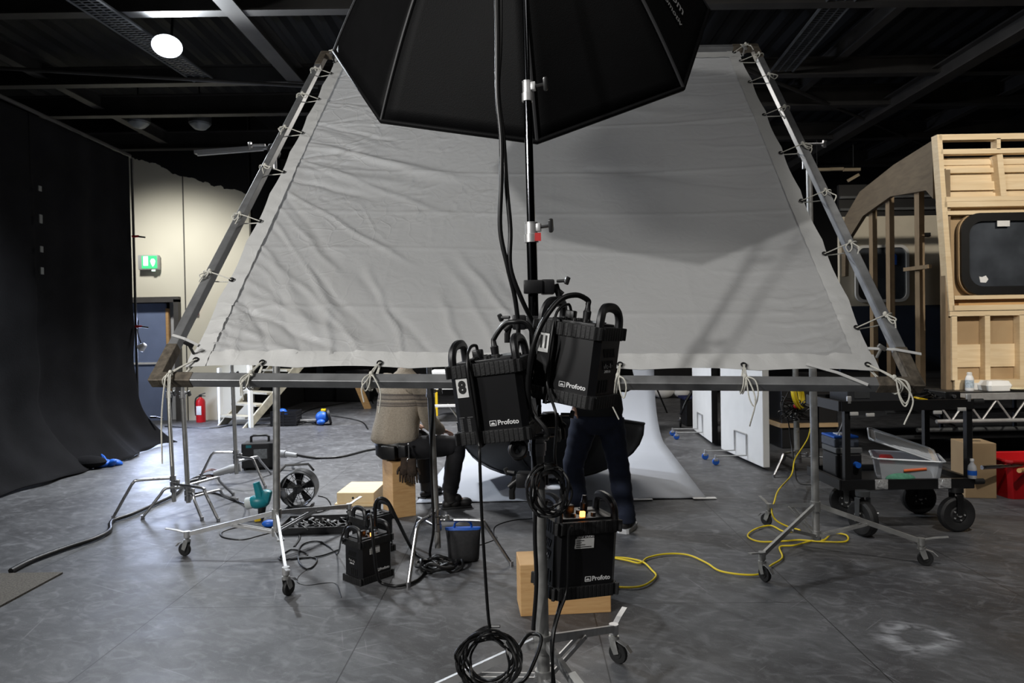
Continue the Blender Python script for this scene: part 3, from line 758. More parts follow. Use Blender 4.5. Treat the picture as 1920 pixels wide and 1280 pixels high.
# ================================================================== stands
def caster(parent, p, yaw, r=.047, lever=True, mtl=None):
    """p: floor contact point; the caster is one part with wheel, fork and brake lever"""
    p = Vector(p); d = Vector((math.cos(yaw), math.sin(yaw), 0)); w = Vector((-d.y, d.x, 0)); ax = p+Vector((0, 0, r))
    mb = MB(); q = w.to_track_quat('Z', 'Y').to_matrix().to_4x4()
    c = mb.lathe([(0, -.012), (r*.45, -.014), (r*.5, -.010), (r*.93, -.011), (r, -.005), (r, .005), (r*.93, .011), (r*.5, .010), (r*.45, .014), (0, .012)], Matrix.Translation(ax) @ q, 24)
    st = ax-d*.022
    f = MB()
    for s in (-1, 1):
        f.tube([ax+w*.019*s, ax+w*.019*s+Vector((0, 0, .03))-d*.012, st+w*.017*s+Vector((0, 0, .062))], [.016, .02, .018], n=6, rb=.003, up0=d)
    f.cyl(st+Vector((0, 0, .058)), st+Vector((0, 0, .074)), .024); f.cyl(st+Vector((0, 0, .07)), st+Vector((0, 0, .105)), .012)
    f.sph(st+Vector((0, 0, .085)), .02, (1, 1, .6))
    o = f.build('caster', mtl or m_steel, parent)
    c.build('wheel', m_rubber, o)
    if lever:
        l = MB().tube([ax+Vector((0, 0, .06))+d*.0, ax+d*.045+Vector((0, 0, .045)), ax+d*.07+Vector((0, 0, .02))], .017, n=4, rb=.003, up0=w)
        l.build('brake_lever', m_alu, o, smooth=0)
    return st
def collar(parent, p, r, kd, h=.075, mtl=None, r2=None):
    p = Vector(p); kd = Vector(kd).normalized()
    a = MB().lathe([(r*.95, -h/2), (r*1.35, -h/2), (r*1.38, -h*.1), (r*1.2, -h*.08), (r*1.2, h*.45), (r*1.28, h*.46), (r*1.28, h/2), (r*.8, h/2)], Matrix.Translation(p), 20)
    a.box(p+kd*r*1.35+Vector((0, 0, h*.2)), (.022, .022, h*.42), rot=(0, 0, math.atan2(kd.y, kd.x)), bev=.003)
    o = a.build('collar', mtl or m_alu, parent)
    q = p+kd*(r*1.3)+Vector((0, 0, h*.2))
    kb = MB().cyl(q, q+kd*.045, .006, n=8); e = q+kd*.05
    kb.box(e, (.016, .03, .05), rot=(.35, 0, math.atan2(kd.y, kd.x)), bev=.006)
    kb.build('wing_knob', m_knob, o)
    return o
def roller_stand(label, base, feet, hub_z, low_z, sections, lean=(0, 0), kdir=(1, -.1, 0), yaws=(0, 2, 4), end_z=.155, mtl=None, leg_mtl=None, group=None, bar=.021, knobs=True):
    bx, by = base; mtl = mtl or m_steel; leg_mtl = leg_mtl or m_alu
    t = thing('roller_stand', label, 'stand', (bx, by, 0), group=group, world=True)
    def at(z): return Vector((bx+lean[0]*z, by+lean[1]*z, z))
    for i, (z0, z1, r, mm) in enumerate(sections):
        MB().cyl(at(z0), at(z1), r, n=24).build('tube_section', mm, t)
        if i < len(sections)-1 and knobs: collar(t, at(z1-.02), r, kdir)
    r0 = sections[0][2]
    MB().cyl(at(hub_z-.035), at(hub_z+.03), r0*1.35, n=20).build('upper_hub', m_steel, t)
    MB().cyl(at(low_z-.03), at(low_z+.03), r0*1.35, n=20).build('lower_hub', m_steel, t)
    for (fx, fy), yw in zip(feet, yaws):
        d = Vector((fx-bx, fy-by, 0)); L_ = d.length; d.normalize()
        st = Vector((fx, fy, 0))
        a = at(hub_z)+d*r0*1.2; e = Vector((fx-.022*math.cos(yw), fy-.022*math.sin(yw), end_z))
        mb = MB().tube([a, e], bar, n=4, rb=.012, up0=(0, 0, 1))
        mb.cyl(e+Vector((0, 0, -.022)), e+Vector((0, 0, .022)), .022)
        leg = mb.build('leg', leg_mtl, t, smooth=40)
        b0 = at(low_z)+d*r0*1.2; b1 = a.lerp(e, .47)-Vector((0, 0, .012))
        w = Vector((-d.y, d.x, 0))*.016
        bb = MB()
        for s in (-1, 1): bb.tube([b0+w*s, b1+w*s], .014, n=4, rb=.004, up0=(0, 0, 1))
        bb.cyl(b1-w*1.4, b1+w*1.4, .008, n=8); bb.cyl(b0-w*1.4, b0+w*1.4, .008, n=8)
        bb.build('brace', leg_mtl, leg, smooth=0)
        lv = MB().tube([e+d*.01+Vector((0, 0, .012)), e+d*.07+Vector((0, 0, .03)), e+d*.15+Vector((0, 0, .045))], .018, n=4, rb=.004, up0=d.cross(Vector((0, 0, 1))))
        lv.build('foot_lever', leg_mtl, leg, smooth=0)
        caster(t, st, yw)
    return t
# main stand in the foreground
MX, MY = P(1020, 1200, 2.5).x, 2.5
LEAN = (-.0105, .03)
m_blacktube = mat('dark_chrome_tube', (70, 71, 74), .14, 1.0)
main = roller_stand('tall chrome roller stand in the foreground carrying the big black octagonal softbox', (MX, MY), [(.47, 3.16), (MX-.60, 2.53), (MX+.33, 1.97)], .40, .27,
    [(.24, 1.165, .0245, m_steel), (1.165, 1.94, .0195, m_blacktube), (1.94, 2.47, .0155, m_blacktube), (2.47, 3.62, .0115, m_blacktube)], lean=LEAN, yaws=(R(-40), 2.8, -1.0), kdir=(1, -.25, .1), bar=.022)
def mat_(z): return Vector((MX+LEAN[0]*z, MY+LEAN[1]*z, z))
cl = MB().box(mat_(1.93)+Vector((.024, -.026, -.03)), (.022, .004, .03)).build('red_badge', mat('badge_red', (200, 60, 60), .5), main, smooth=0)
MB().cyl(mat_(1.09), mat_(1.12), .029, n=24).build('ring', m_alu, main)
d = Vector((.33, -.53, 0)).normalized()
MB().box(mat_(.31)+d*.22+Vector((0, 0, .032)), (.10, .03, .004), rot=(0, .375, math.atan2(d.y, d.x))).build('sticker', m_label, main, smooth=0)
# two stands carrying the frame
lx = P(517, 965, 4.84)
FL = Fq(0, .585); FR = Fq(1, .57)
ls = roller_stand('chrome roller stand under the sheet\'s left side, nearest the blower', (lx.x, 4.84), [(-2.35, 4.83), (-1.36, 4.06), (-1.33, 5.55)], .29, .16, [(.13, 1.5, .0245, m_steel), (1.5, 2.5, .02, m_steel)], lean=((FL.x-lx.x)/2.75, .012), yaws=(2.9, 1.2, .5), kdir=(-1, 0, 0))
rx = P(1530, 985, 4.64)
rs = roller_stand('grey roller stand under the sheet\'s right side, in front of the black cart', (rx.x, 4.64), [(1.52, 4.15), (2.64, 4.38), (1.97, 5.33)], .33, .13, [(.10, 1.5, .0245, m_steel), (1.5, 2.62, .02, m_steel)], lean=((FR.x+.05-rx.x)/2.7, .01), yaws=(-1.2, -.3, 2.2), leg_mtl=m_steel)
def frame_clamp(c, label):
    t = thing('frame_clamp', label, 'clamp', c, world=True); c = Vector(c)
    MB().box(c-EN*.05, (.07, .07, .09), rot=(.8, 0, 0), bev=.01).build('jaw', m_black, t)
    MB().cyl(c-EN*.06, c-EN*.06+Vector((0, .0, -.12)), .016).build('spigot', m_chrome, t)
    kb = MB().cyl(c+eu*(-.05), c+eu*(-.16 if 'left' in label else .12), .008, n=8); kb.box(c+eu*(-.16 if 'left' in label else .12), (.02, .05, .05), rot=(.4, 0, 0), bev=.008); kb.build('wing_knob', m_chrome, t)
frame_clamp(Fq(-.012, .60), 'black clamp with chrome knob on the left tube of the tilted frame')
frame_clamp(Fq(1.012, .585), 'black clamp with chrome knob on the right tube of the tilted frame')

def c_stand(label, base, feet, hub, top, r=.0175, lean=(0, 0), r2=None, group=None, sleeve=.08):
    bx, by = base; t = thing('c_stand', label, 'stand', (bx, by, 0), group=group, world=True)
    def at(z): return Vector((bx+lean[0]*z, by+lean[1]*z, z))
    zc = min(1.15, top-.16)
    MB().cyl(at(.10), at(zc), r, n=16).build('tube_section', m_steel, t); collar(t, at(zc), r, (1, -.4, 0), .06)
    MB().cyl(at(zc), at(top), r*.8, n=16).build('tube_section', m_steel, t)
    for i, (fx, fy) in enumerate(feet):
        z = hub-.05*i; d = Vector((fx-bx, fy-by, 0)); L_ = d.length; d.normalize(); a = at(z)
        k_ = max(.12, L_-.17)
        mb = MB().tube([a+d*.02, a+d*(k_-.04)+Vector((0, 0, .005)), a+d*k_+Vector((0, 0, -.012)), a+d*(k_+.03)+Vector((0, 0, -.055)), Vector((fx, fy, .012))], .0125, n=10, smooth=4)
        mb.cyl((fx, fy, 0), (fx, fy, .03), .015, n=10)
        mb.cyl(a-Vector((0, 0, .022)), a+Vector((0, 0, .022)), r*1.5, n=16)
        mb.build('leg', m_chrome, t)
    kb = MB().cyl(at(hub-.02), at(hub-.02)+Vector((.07, -.06, 0)), .007, n=8); kb.box(at(hub-.02)+Vector((.08, -.07, 0)), (.03, .012, .04), bev=.005); kb.build('lock_knob', m_chrome, t)
    return t
q = P(327, 935, 6.02); c_stand('left of the two chrome C stands paired under the sheet\'s left corner', (q.x, 6.02), [(-3.46, 5.86), (-2.49, 5.71), (-2.75, 6.65)], .31, 1.21, lean=(-.03, 0))
q = P(354, 935, 5.98); c_stand('right of the two chrome C stands paired under the sheet\'s left corner', (q.x, 5.98), [(-3.2, 5.85), (-2.65, 5.76), (-2.62, 6.42)], .24, 1.21, lean=(-.03, 0), r=.02)
q = P(444, 890, 7.2); c_stand('chrome C stand in front of the black power supply box', (q.x, 7.2), [(-3.34, 7.17), (-2.54, 6.94), (-2.72, 7.62)], .33, 1.9, lean=(-.02, 0), r=.02)
q = P(822, 1035, 4.6); c_stand('chrome C stand beside the black bag with blue trim', (q.x, 4.6), [(-.66, 4.16), (-.03, 4.51), (-.78, 4.98)], .34, 2.3, lean=(-.03, .0), r=.0215)
# ================================================================== octagonal softbox
OC = Vector((.069, 3.474, 3.07)); az, el, orot = .088, -.692, .109; OR = .95
n_ = Vector((math.sin(az)*math.cos(el), math.cos(az)*math.cos(el), math.sin(el)))
s_ = n_.cross(Vector((0, 0, 1))).normalized(); u_ = s_.cross(n_)
def octp(k, h, sag=True):
    """k: rib number (fractional between ribs), h: 0 hub .. 1 rim"""
    i = math.floor(k); f = k-i
    def rib(a): return (math.cos(a)*s_+math.sin(a)*u_)
    a0, a1 = orot+PI/4*i, orot+PI/4*(i+1)
    v = rib(a0)*(1-f)+rib(a1)*f
    rad = OR*(.09+.91*h**.88)
    dep = .80*(1-h**1.4)
    sagf = 1-.035*math.sin(PI*f)*math.sin(PI*h)
    return OC+v*rad*sagf-n_*dep
t = thing('octagonal_softbox', 'large black octagonal softbox hanging in from the photo\'s top edge', 'softbox', OC-n_*.8, world=True)
for i in range(8):
    MB().grid(lambda a, b_: octp(i+a*.99999, b_), 10, 22).build('fabric_panel', m_octa, t, smooth=180, solid=.004)
for i in range(8):
    MB().tube([octp(i, h/14)-n_*.006 for h in range(15)], .0075, n=6).build('rib_seam', mat('seam_tape', (38, 38, 40), .6), t)
pts = []
for i in range(8): pts += [octp(i, 1), octp(i+.5, 1)]
MB().tube(pts, .012, n=6, closed=True).build('rim_edge', m_octa, t, smooth=180)
def front(a, b_):
    k_ = a*8; v = octp(k_ % 8, 1)
    return OC+(v-OC)*b_*.955+n_*(-.03)
MB().grid(front, 64, 4).build('front_diffuser', m_white, t, smooth=60)
hb = OC-n_*.80
MB().cyl(hb-n_*.10, hb+n_*.02, .10, n=24).build('speed_ring', m_black, t)
lettering = MB()
# side lettering near the right rib (as far as the frame shows it)
def panel_M(k0, h0, along_rib_sign=1, lift=.012):
    p = octp(k0, h0); pa = octp(k0, h0+.03); pb = octp(k0+.03, h0)
    e1 = (pa-p).normalized(); e2 = (pb-p).normalized(); nn = e1.cross(e2).normalized()
    if nn.dot(Vector((0, 0, CAM_H))-p) < 0: nn = -nn
    x = e1; y = nn.cross(x).normalized()
    return Matrix(((x.x, y.x, nn.x, p.x+nn.x*lift), (x.y, y.y, nn.y, p.y+nn.y*lift), (x.z, y.z, nn.z, p.z+nn.z*lift), (0, 0, 0, 1)))
lettering.text('om', .078, panel_M(7.56, .885), align='RIGHT', ext=.001); lettering.text('omotiv', .052, panel_M(7.42, .895), align='RIGHT', ext=.001)
lettering.build('lettering', mat('grey_print', (150, 150, 150), .6), t, smooth=0)
# flash head and yoke behind the softbox
t = thing('strobe_light', 'black strobe light on top of the foreground stand behind the softbox', 'strobe light', hb-n_*.1, world=True)
MB().cyl(hb-n_*.10, hb-n_*.38, .068, n=24).build('head_body', m_plastic, t)
MB().box(mat_(3.66)+Vector((0, .02, 0)), (.05, .09, .1), bev=.01).build('yoke', m_black, t)
MB().tube([mat_(3.6), mat_(3.68), hb-n_*.16], .02, n=8).build('mount_arm', m_black, t)

# ================================================================== power packs
PW, PD, PH = .262, .185, .272
def pack_plan(w, d, c):
    return [(-w/2+c, -d/2), (w/2-c, -d/2), (w/2, -d/2+c), (w/2, d/2-c), (w/2-c, d/2), (-w/2+c, d/2), (-w/2, d/2-c), (-w/2, -d/2+c)]
def power_pack(label, number=None, face='', side='Pro-8a', glow=False, sticker=False, list_print=False):
    """origin at the bottom centre, wide face towards -y"""
    t = thing('flash_power_pack', label, 'power pack', group=None)
    bh = .044
    MB().prism(pack_plan(PW-.012, PD-.012, .02), .01, PH-.01).build('body', m_panel, t, smooth=20)
    for z0, nm in ((0, 'lower_bumper'), (PH-bh, 'upper_bumper')):
        mb = MB().prism(pack_plan(PW, PD, .022), z0, z0+bh)
        def rib(x, y, w, d): mb.box((x, y, z0+bh/2), (w, d, bh*.96), bev=.002)
        for i in range(13): 
            for s in (-1, 1): rib(-PW/2+.03+i*(PW-.06)/12, s*(PD/2-.002), .0145, .008)
        for i in range(8):
            for s in (-1, 1): rib(s*(PW/2-.002), -PD/2+.03+i*(PD-.06)/7, .008, .0145)
        for sx in (-1, 1):
            for sy in (-1, 1): mb.box((sx*(PW/2-.010), sy*(PD/2-.010), z0+bh/2), (.012, .03, bh*.96), rot=(0, 0, -sx*sy*PI/4), bev=.002)
        mb.build(nm, m_rubber, t, smooth=20)
    top = MB().box((0, 0, PH+.002), (PW-.07, PD-.04, .012), bev=.003)
    top_o = top.build('control_panel', m_plastic, t, smooth=20)
    mb = MB()
    for x, y in ((-.04, -.04), (0, -.04), (.04, -.04), (-.04, .0), (.0, 0)): mb.cyl((x, y, PH+.006), (x, y, PH+.018), .009, n=12)
    mb.build('dial_set', m_knob, top_o)
    if glow: MB().box((-.012, -.055, PH+.018), (.018, .012, .02), bev=.002).build('indicator_light', m_glow, top_o)
    MB().box((.05, .03, PH+.010), (.05, .035, .006)).build('display', mat('display_grey', (150, 155, 158), .3), top_o, smooth=0)
    for s in (-1, 1):
        x = s*(PW/2-.018)
        pts = [(x, -PD/2+.022, PH-.01), (x-s*.002, -PD/2+.026, PH+.03), (x-s*.006, -PD/2+.045, PH+.058), (x-s*.008, 0, PH+.066), (x-s*.006, PD/2-.045, PH+.058), (x-s*.002, PD/2-.026, PH+.03), (x, PD/2-.022, PH-.01)]
        h = MB().tube(pts, .0135, n=8, smooth=5, rb=.0165)
        h.build('handle', m_plastic, t)
    # power and lamp sockets with plugs standing in them
    plug = MB().lathe([(0, 0), (.017, 0), (.018, .012), (.014, .018), (.015, .045), (.011, .05), (.008, .075), (0, .076)], Matrix.Translation((.022, .0, PH)) @ Matrix.Scale(.95, 4), 16); plug.build('lamp_plug', m_plastic, t)
    MB().box((-.04, .0, PH+.022), (.036, .026, .036), bev=.005).build('mains_plug', m_plastic, t)
    # side face vents and name
    mb = MB()
    for s in (-1, 1):
        for (zz, hh) in ((PH-.085, .03), (PH-.125, .03)):
            for i in range(7): mb.box((s*(PW/2-.006), -PD/2+.055+i*.0115, zz), (.004, .006, hh), rot=(.4, 0, 0))
        for i in range(4): mb.box((s*(PW/2-.006), -PD/2+.045+i*.018, .075), (.005, .010, .042))
    mb.build('vent_slots', m_ink, t, smooth=0)
    mb = MB()
    for s in (-1, 1):
        mb.text(side, .022, text_M((s*(PW/2-.0055), 0, .142), (s, 0, 0)), bold=.0005)
        mb.text('2400 Air', .013, text_M((s*(PW/2-.0055), 0, .124), (s, 0, 0)))
    mb.build('side_lettering', m_print, t, smooth=0)
    fy = -PD/2+.0055
    mb = MB(); mb.text('Profoto', .0225, text_M((.060, fy, .066), (0, -1, 0)), sx=1.05, bold=.0005)
    M = text_M((.008, fy, .066), (0, -1, 0)); 
    fr = [(-.012, -.008), (.010, -.008), (.010, .008), (-.012, .008)]
    for a, b_ in zip(fr, fr[1:]+fr[:1]): mb.tube([M @ Vector((*a, 0)), M @ Vector((*b_, 0))], .0014, n=4)
    mb.prism([(-.009, -.0045), (.007, -.0045), (.005, -.001), (.0015, .0022), (-.0045, .0022), (-.008, -.001)], 0, .001, M)
    mb.build('maker_lettering', m_print, t, smooth=0)
    if number:
        l = MB().box((-.083, fy-.001, .195), (.040, .002, .066)); l = l.build('number_label', m_label, t, smooth=0)
        MB().text(number, .056, text_M((-.083, fy-.0026, .195), (0, -1, 0)), ext=.0004, sx=.9 if len(number) == 1 else .62, bold=.0032).build('number', m_ink, l, smooth=0)
    if sticker:
        l = MB().box((-.015, fy-.001, .195), (.075, .002, .035)).build('paper_label', m_label, t, smooth=0)
        mb = MB(); mb.text('LFAST STUDIO', .0105, text_M((-.012, fy-.001, .218), (0, -1, 0)), sx=1.0); mb.build('studio_lettering', m_print, l, smooth=0)
        mb = MB()
        for i, w in enumerate((.03, .02, .035, .06)): mb.box((-.048+w/2, fy-.0026, .206-i*.0075), (w, .0006, .0018))
        mb.build('label_text', m_ink, l, smooth=0)
    if list_print:
        mb = MB()
        for c in range(2):
            for i in range(13): mb.box((-.104+c*.028, fy-.0006, .088-i*.0042), (.012, .0006, .0016))
        for i in range(2): mb.box((-.1+i*.03, fy-.0006, .094), (.02, .0006, .0022))
        mb.build('printed_list', mat('dim_print', (95, 95, 96), .6), t, smooth=0)
    mb = MB()
    for x in (-.055,):
        pass
    return t
def strap_loop(parent, x):
    """hanging strap round the pack"""
    mb = MB()
    for y in (-PD/2-.006, PD/2+.006): mb.box((x, y, PH/2), (.016, .003, PH+.02))
    mb.box((x, 0, -.007), (.016, PD+.012, .003)); mb.box((x, 0, PH+.012), (.016, PD+.012, .003))
    mb.build('hanging_strap', mat('black_webbing', (14, 14, 15), .8), parent, smooth=0)
pk8 = power_pack('black flash power pack with the number 8 label hanging on the stand', number='8', list_print=True); strap_loop(pk8, -.045)
def place(o, px, py, Y, rx, ry, rz, s=1.0, zc=PH/2):
    """put the pack's middle where it hangs"""
    E_ = (Matrix.Rotation(rx, 4, 'X') @ Matrix.Rotation(ry, 4, 'Y') @ Matrix.Rotation(rz, 4, 'Z'))
    o.rotation_euler = E_.to_euler(); o.scale = (s, s, s)
    o.location = P(px, py, Y)-(E_ @ Vector((0, 0, zc*s)))
place(pk8, 929, 747, 2.36, R(2), R(-7.0), R(-15))
pk11 = power_pack('black flash power pack with the number 11 label hanging tilted at the stand', number='11'); strap_loop(pk11, -.045)
place(pk11, 1079, 679, 2.36, R(4), R(7.5), R(-35))
pkl = power_pack('black flash power pack with a white paper label hanging low before the plywood box', glow=True, sticker=True)
place(pkl, 1080, 1034, 2.64, R(0), R(4), R(22), 1.06)
pf1 = power_pack('front black flash power pack standing on the floor by the left roller stand', glow=True, sticker=True)
g = G(686, 1092); pf1.location = (g.x, g.y+.09, 0); pf1.rotation_euler = (0, 0, R(-48)+.16)
pf1.rotation_euler = (0, 0, R(48))
pf2 = power_pack('rear black flash power pack on the floor behind its twin', glow=False)
g = G(696, 1040); pf2.location = (g.x, g.y+.06, 0); pf2.rotation_euler = (0, 0, R(48))

# clamps which hold the packs
def super_clamp(p, label, ang=0.0, hook=None):
    p = Vector(p); t = thing('super_clamp', label, 'clamp', p, world=True)
    mb = MB(); mb.M = Matrix.Translation(p) @ Matrix.Rotation(ang, 4, 'Z')
    mb.box((.0, -.03, 0), (.07, .02, .05), bev=.004); mb.box((.055, 0, 0), (.05, .06, .055), bev=.006); mb.box((.0, .03, 0), (.06, .02, .045), bev=.004)
    mb.build('jaw_body', m_plastic, t, smooth=30)
    mb = MB(); mb.M = Matrix.Translation(p) @ Matrix.Rotation(ang, 4, 'Z')
    mb.cyl((.075, 0, 0), (.11, 0, -.03), .012); mb.tube([(.085, 0, .01), (.10, -.005, -.045), (.10, -.005, -.075)], .012, n=8)
    mb.build('arm', m_black, t)
    mb = MB(); mb.M = Matrix.Translation(p) @ Matrix.Rotation(ang, 4, 'Z')
    mb.cyl((.09, -.02, .02), (.12, -.04, .02), .006, n=8); mb.box((.125, -.043, .02), (.018, .012, .03), rot=(0, .4, .5), bev=.004)
    mb.build('wing_knob', m_knob, t)
    if hook:
        MB().tube(hook, .006, n=8, smooth=5).build('hook', m_black, t)
    return t
super_clamp(mat_(1.715), 'upper black clamp on the foreground stand above the pack numbered 11', 0)
super_clamp(mat_(1.585), 'lower black clamp on the foreground stand holding the pack numbered 8', PI)
super_clamp(mat_(1.22), 'small clamp on the foreground stand just above the thick lower tube', .3)
super_clamp(mat_(1.0), 'black clamp on the thick lower tube holding the coiled cable', PI*.95)

# cables of the packs
def ptop(o, x, y, z):
    return Matrix.LocRotScale(o.location, o.rotation_euler, o.scale) @ Vector((x, y, z))
def cable(pts, r, label, m_=None, name='cable', n=7, smooth=6, cat='cable', group=None):
    return MB().tube(pts, r, n=n, smooth=smooth).top(name, m_ or m_cable, label, cat, group, smooth=60)
Z8, Z11 = 2.36, 2.36
cable([P(930, -60, 2.30), P(932, 60, 2.30), P(933, 180, 2.31), P(940, 260, 2.31), P(940, 340, 2.31), P(938, 430, 2.32), P(952, 500, 2.33), P(966, 560, 2.36), P(972, 620, 2.38), P(968, 668, 2.36)], .0085, 'left thick black cable running down from the softbox beside the stand')
cable([P(938, -60, 2.31), P(938, 80, 2.31), P(934, 170, 2.32), P(944, 260, 2.33), P(950, 350, 2.33), P(957, 430, 2.33), P(957, 500, 2.33), P(978, 560, 2.35), P(1000, 605, 2.4)], .0085, 'right thick black cable from the softbox slanting to the stand')
cable([ptop(pk8, .022, 0, PH+.066), P(934, 622, 2.34), P(947, 607, 2.33), P(965, 603, 2.31), P(985, 605, 2.31), P(1000, 628, 2.32), P(1000, 670, 2.36), P(993, 710, 2.38), P(990, 760, 2.38), P(1000, 800, 2.36)], .009, 'black lamp cable arching from the pack numbered 8')
cable([ptop(pk11, .022, 0, PH+.066), ptop(pk11, .018, 0, PH+.082), P(1080, 553, 2.31), P(1050, 562, 2.27), P(1020, 600, 2.22), P(1000, 650, 2.22), P(990, 720, 2.26), P(995, 780, 2.3)], .0095, 'black lamp cable arching over the pack numbered 11')
cable([ptop(pk8, -.04, 0, PH+.035), ptop(pk8, -.042, -.005, PH+.055), ptop(pk8, -.050, -.05, PH+.05), ptop(pk8, -.047, -.107, PH), ptop(pk8, -.045, -.112, .12), ptop(pk8, -.044, -.112, .0), P(899, 850, 2.215), P(903, 960, 2.22), P(910, 1080, 2.23), P(916, 1160, 2.23), P(922, 1192, 2.24)], .0055, 'thin black mains cable hanging from the pack numbered 8 to the coil')
cable([ptop(pk11, -.04, 0, PH+.035), ptop(pk11, -.045, -.02, PH+.06), ptop(pk11, -.05, -.08, PH+.03), ptop(pk11, -.040, -.112, PH-.06), ptop(pk11, -.036, -.112, .06), P(1043, 780, 2.2), P(1040, 850, 2.3), P(1044, 880, 2.4)], .005, 'thin black mains cable hanging from the pack numbered 11')
cable([P(990, 740, 2.33), P(1000, 775, 2.3), P(1020, 800, 2.28), P(1028, 815, 2.28), P(1010, 818, 2.3), P(985, 822, 2.3), P(968, 835, 2.3), P(962, 850, 2.3), P(970, 860, 2.3), P(985, 850, 2.32)], .009, 'black cable looping below the pack numbered 8')
t = MB(); c = P(971, 842, 2.29)
torus(t, c, (.1, -1, .1), .024, .010, 18, 8).top('plug_ring', m_plastic, 'small black ring shaped plug hanging below the pack numbered 8', 'plug')
cable([P(1012, 760, 2.5), P(1000, 830, 2.45), P(1005, 900, 2.44), P(1003, 1000, 2.45), P(1006, 1090, 2.45), P(1000, 1180, 2.46)], .008, 'black cable running down along the left of the thick lower tube')
cable([P(1072, 985, 2.49), P(1066, 1000, 2.5), P(1065, 1060, 2.5), P(1062, 1110, 2.5), P(1048, 1150, 2.45), P(1037, 1200, 2.4), P(1036, 1280, 2.38)], .006, 'black cable falling past the low hanging pack to the stand base')
cable([P(1052, 1100, 2.56), P(1050, 1130, 2.55), P(1040, 1170, 2.45), P(1034, 1215, 2.42), P(1040, 1290, 2.38)], .006, 'second black cable falling beside it below the low hanging pack')
def coil(c, nrm, rad, r, turns, label, name, seed, squash=1.0, spread=.02, tie_=True):
    rnd = random.Random(seed); q = Vector(nrm).to_track_quat('Z', 'Y').to_matrix().to_4x4(); M = Matrix.Translation(Vector(c)) @ q
    pts = []; ph = rnd.uniform(0, 6)
    for i in range(turns*12):
        a = 2*PI*i/12+ph; rr = rad*(1+.2*math.sin(i*.37+ph)+rnd.uniform(-.07, .07))
        pts.append(M @ Vector((rr*math.cos(a), rr*squash*math.sin(a), rnd.uniform(-spread, spread)*.5+spread*(i/(turns*12)-.5))))
    t = thing(name, label, 'cable', c, world=True)
    MB().tube(pts, r, n=6, smooth=4).build('winding', m_cable, t)
    if tie_:
        k_ = M @ Vector((0, rad*squash, 0))
        MB().box(k_, (.03, .035, .03), bev=.006).build('cable_tie', m_black, t)
    return t
coil(P(1030, 920, 2.33), (.35, -1, .15), .062, .0045, 7, 'coil of thin black cable hanging on the thick lower tube', 'cable_coil', 3, 1.25, .045)
coil(P(918, 1237, 2.24), (-.1, -1, .35), .088, .0045, 9, 'large coil of black cable leaning at the foreground stand\'s base', 'cable_coil', 8, .9, .09)
cable([P(958, 1240, 2.3), P(985, 1195, 2.4), P(1000, 1188, 2.42), P(1015, 1200, 2.38), P(990, 1265, 2.3), P(960, 1290, 2.3)], .007, 'short black cable looping across the base of the foreground stand')
# ================================================================== floor things, left and centre
def apple_box(label, c, rz, size, m_, holes=True, cat='box', slot=False, slot_top=False):
    w, d, h = size
    t = thing('apple_box', label, cat, c, (0, 0, rz))
    MB().box((0, 0, h/2), (w, d, h), bev=.004).build('box_body', m_, t, smooth=0)
    mb = MB()
    if holes:
        for x in (-.022, .022): mb.cyl((x, -d/2-.001, h*.5), (x, -d/2+.01, h*.5), .011, n=12)
    if slot: mb.box((w/2, 0, h*.5), (.004, .09, .03), bev=.001)
    if slot_top: mb.box((0, 0, h), (.12, .03, .004))
    if holes or slot or slot_top: mb.build('hand_hole', m_ink, t, smooth=0)
    return t
apple_box('plywood box lying on the floor behind the foreground stand', (.262, 3.83, 0), R(4.5), (.50, .235, .282), m_ply, holes=False)
SB = Vector((-1.0, 5.89, 0))
apple_box('tall plywood box on end with the seated person on it', SB, R(26.6), (.2, .305, .466), m_ply, holes=False)
g1, g2 = G(613, 950), G(690, 946)
apple_box('thin pale plywood board box lying under the flat box with two holes', ((g1.x+g2.x)/2+.08, g1.y+.22, 0), R(-3), (.36, .46, .028), m_ply2, holes=False)
apple_box('flat pale plywood box with two round holes on top of the thin one', ((g1.x+g2.x)/2+.09, g1.y+.23, .0285), R(-3), (.34, .46, .095), m_ply2)

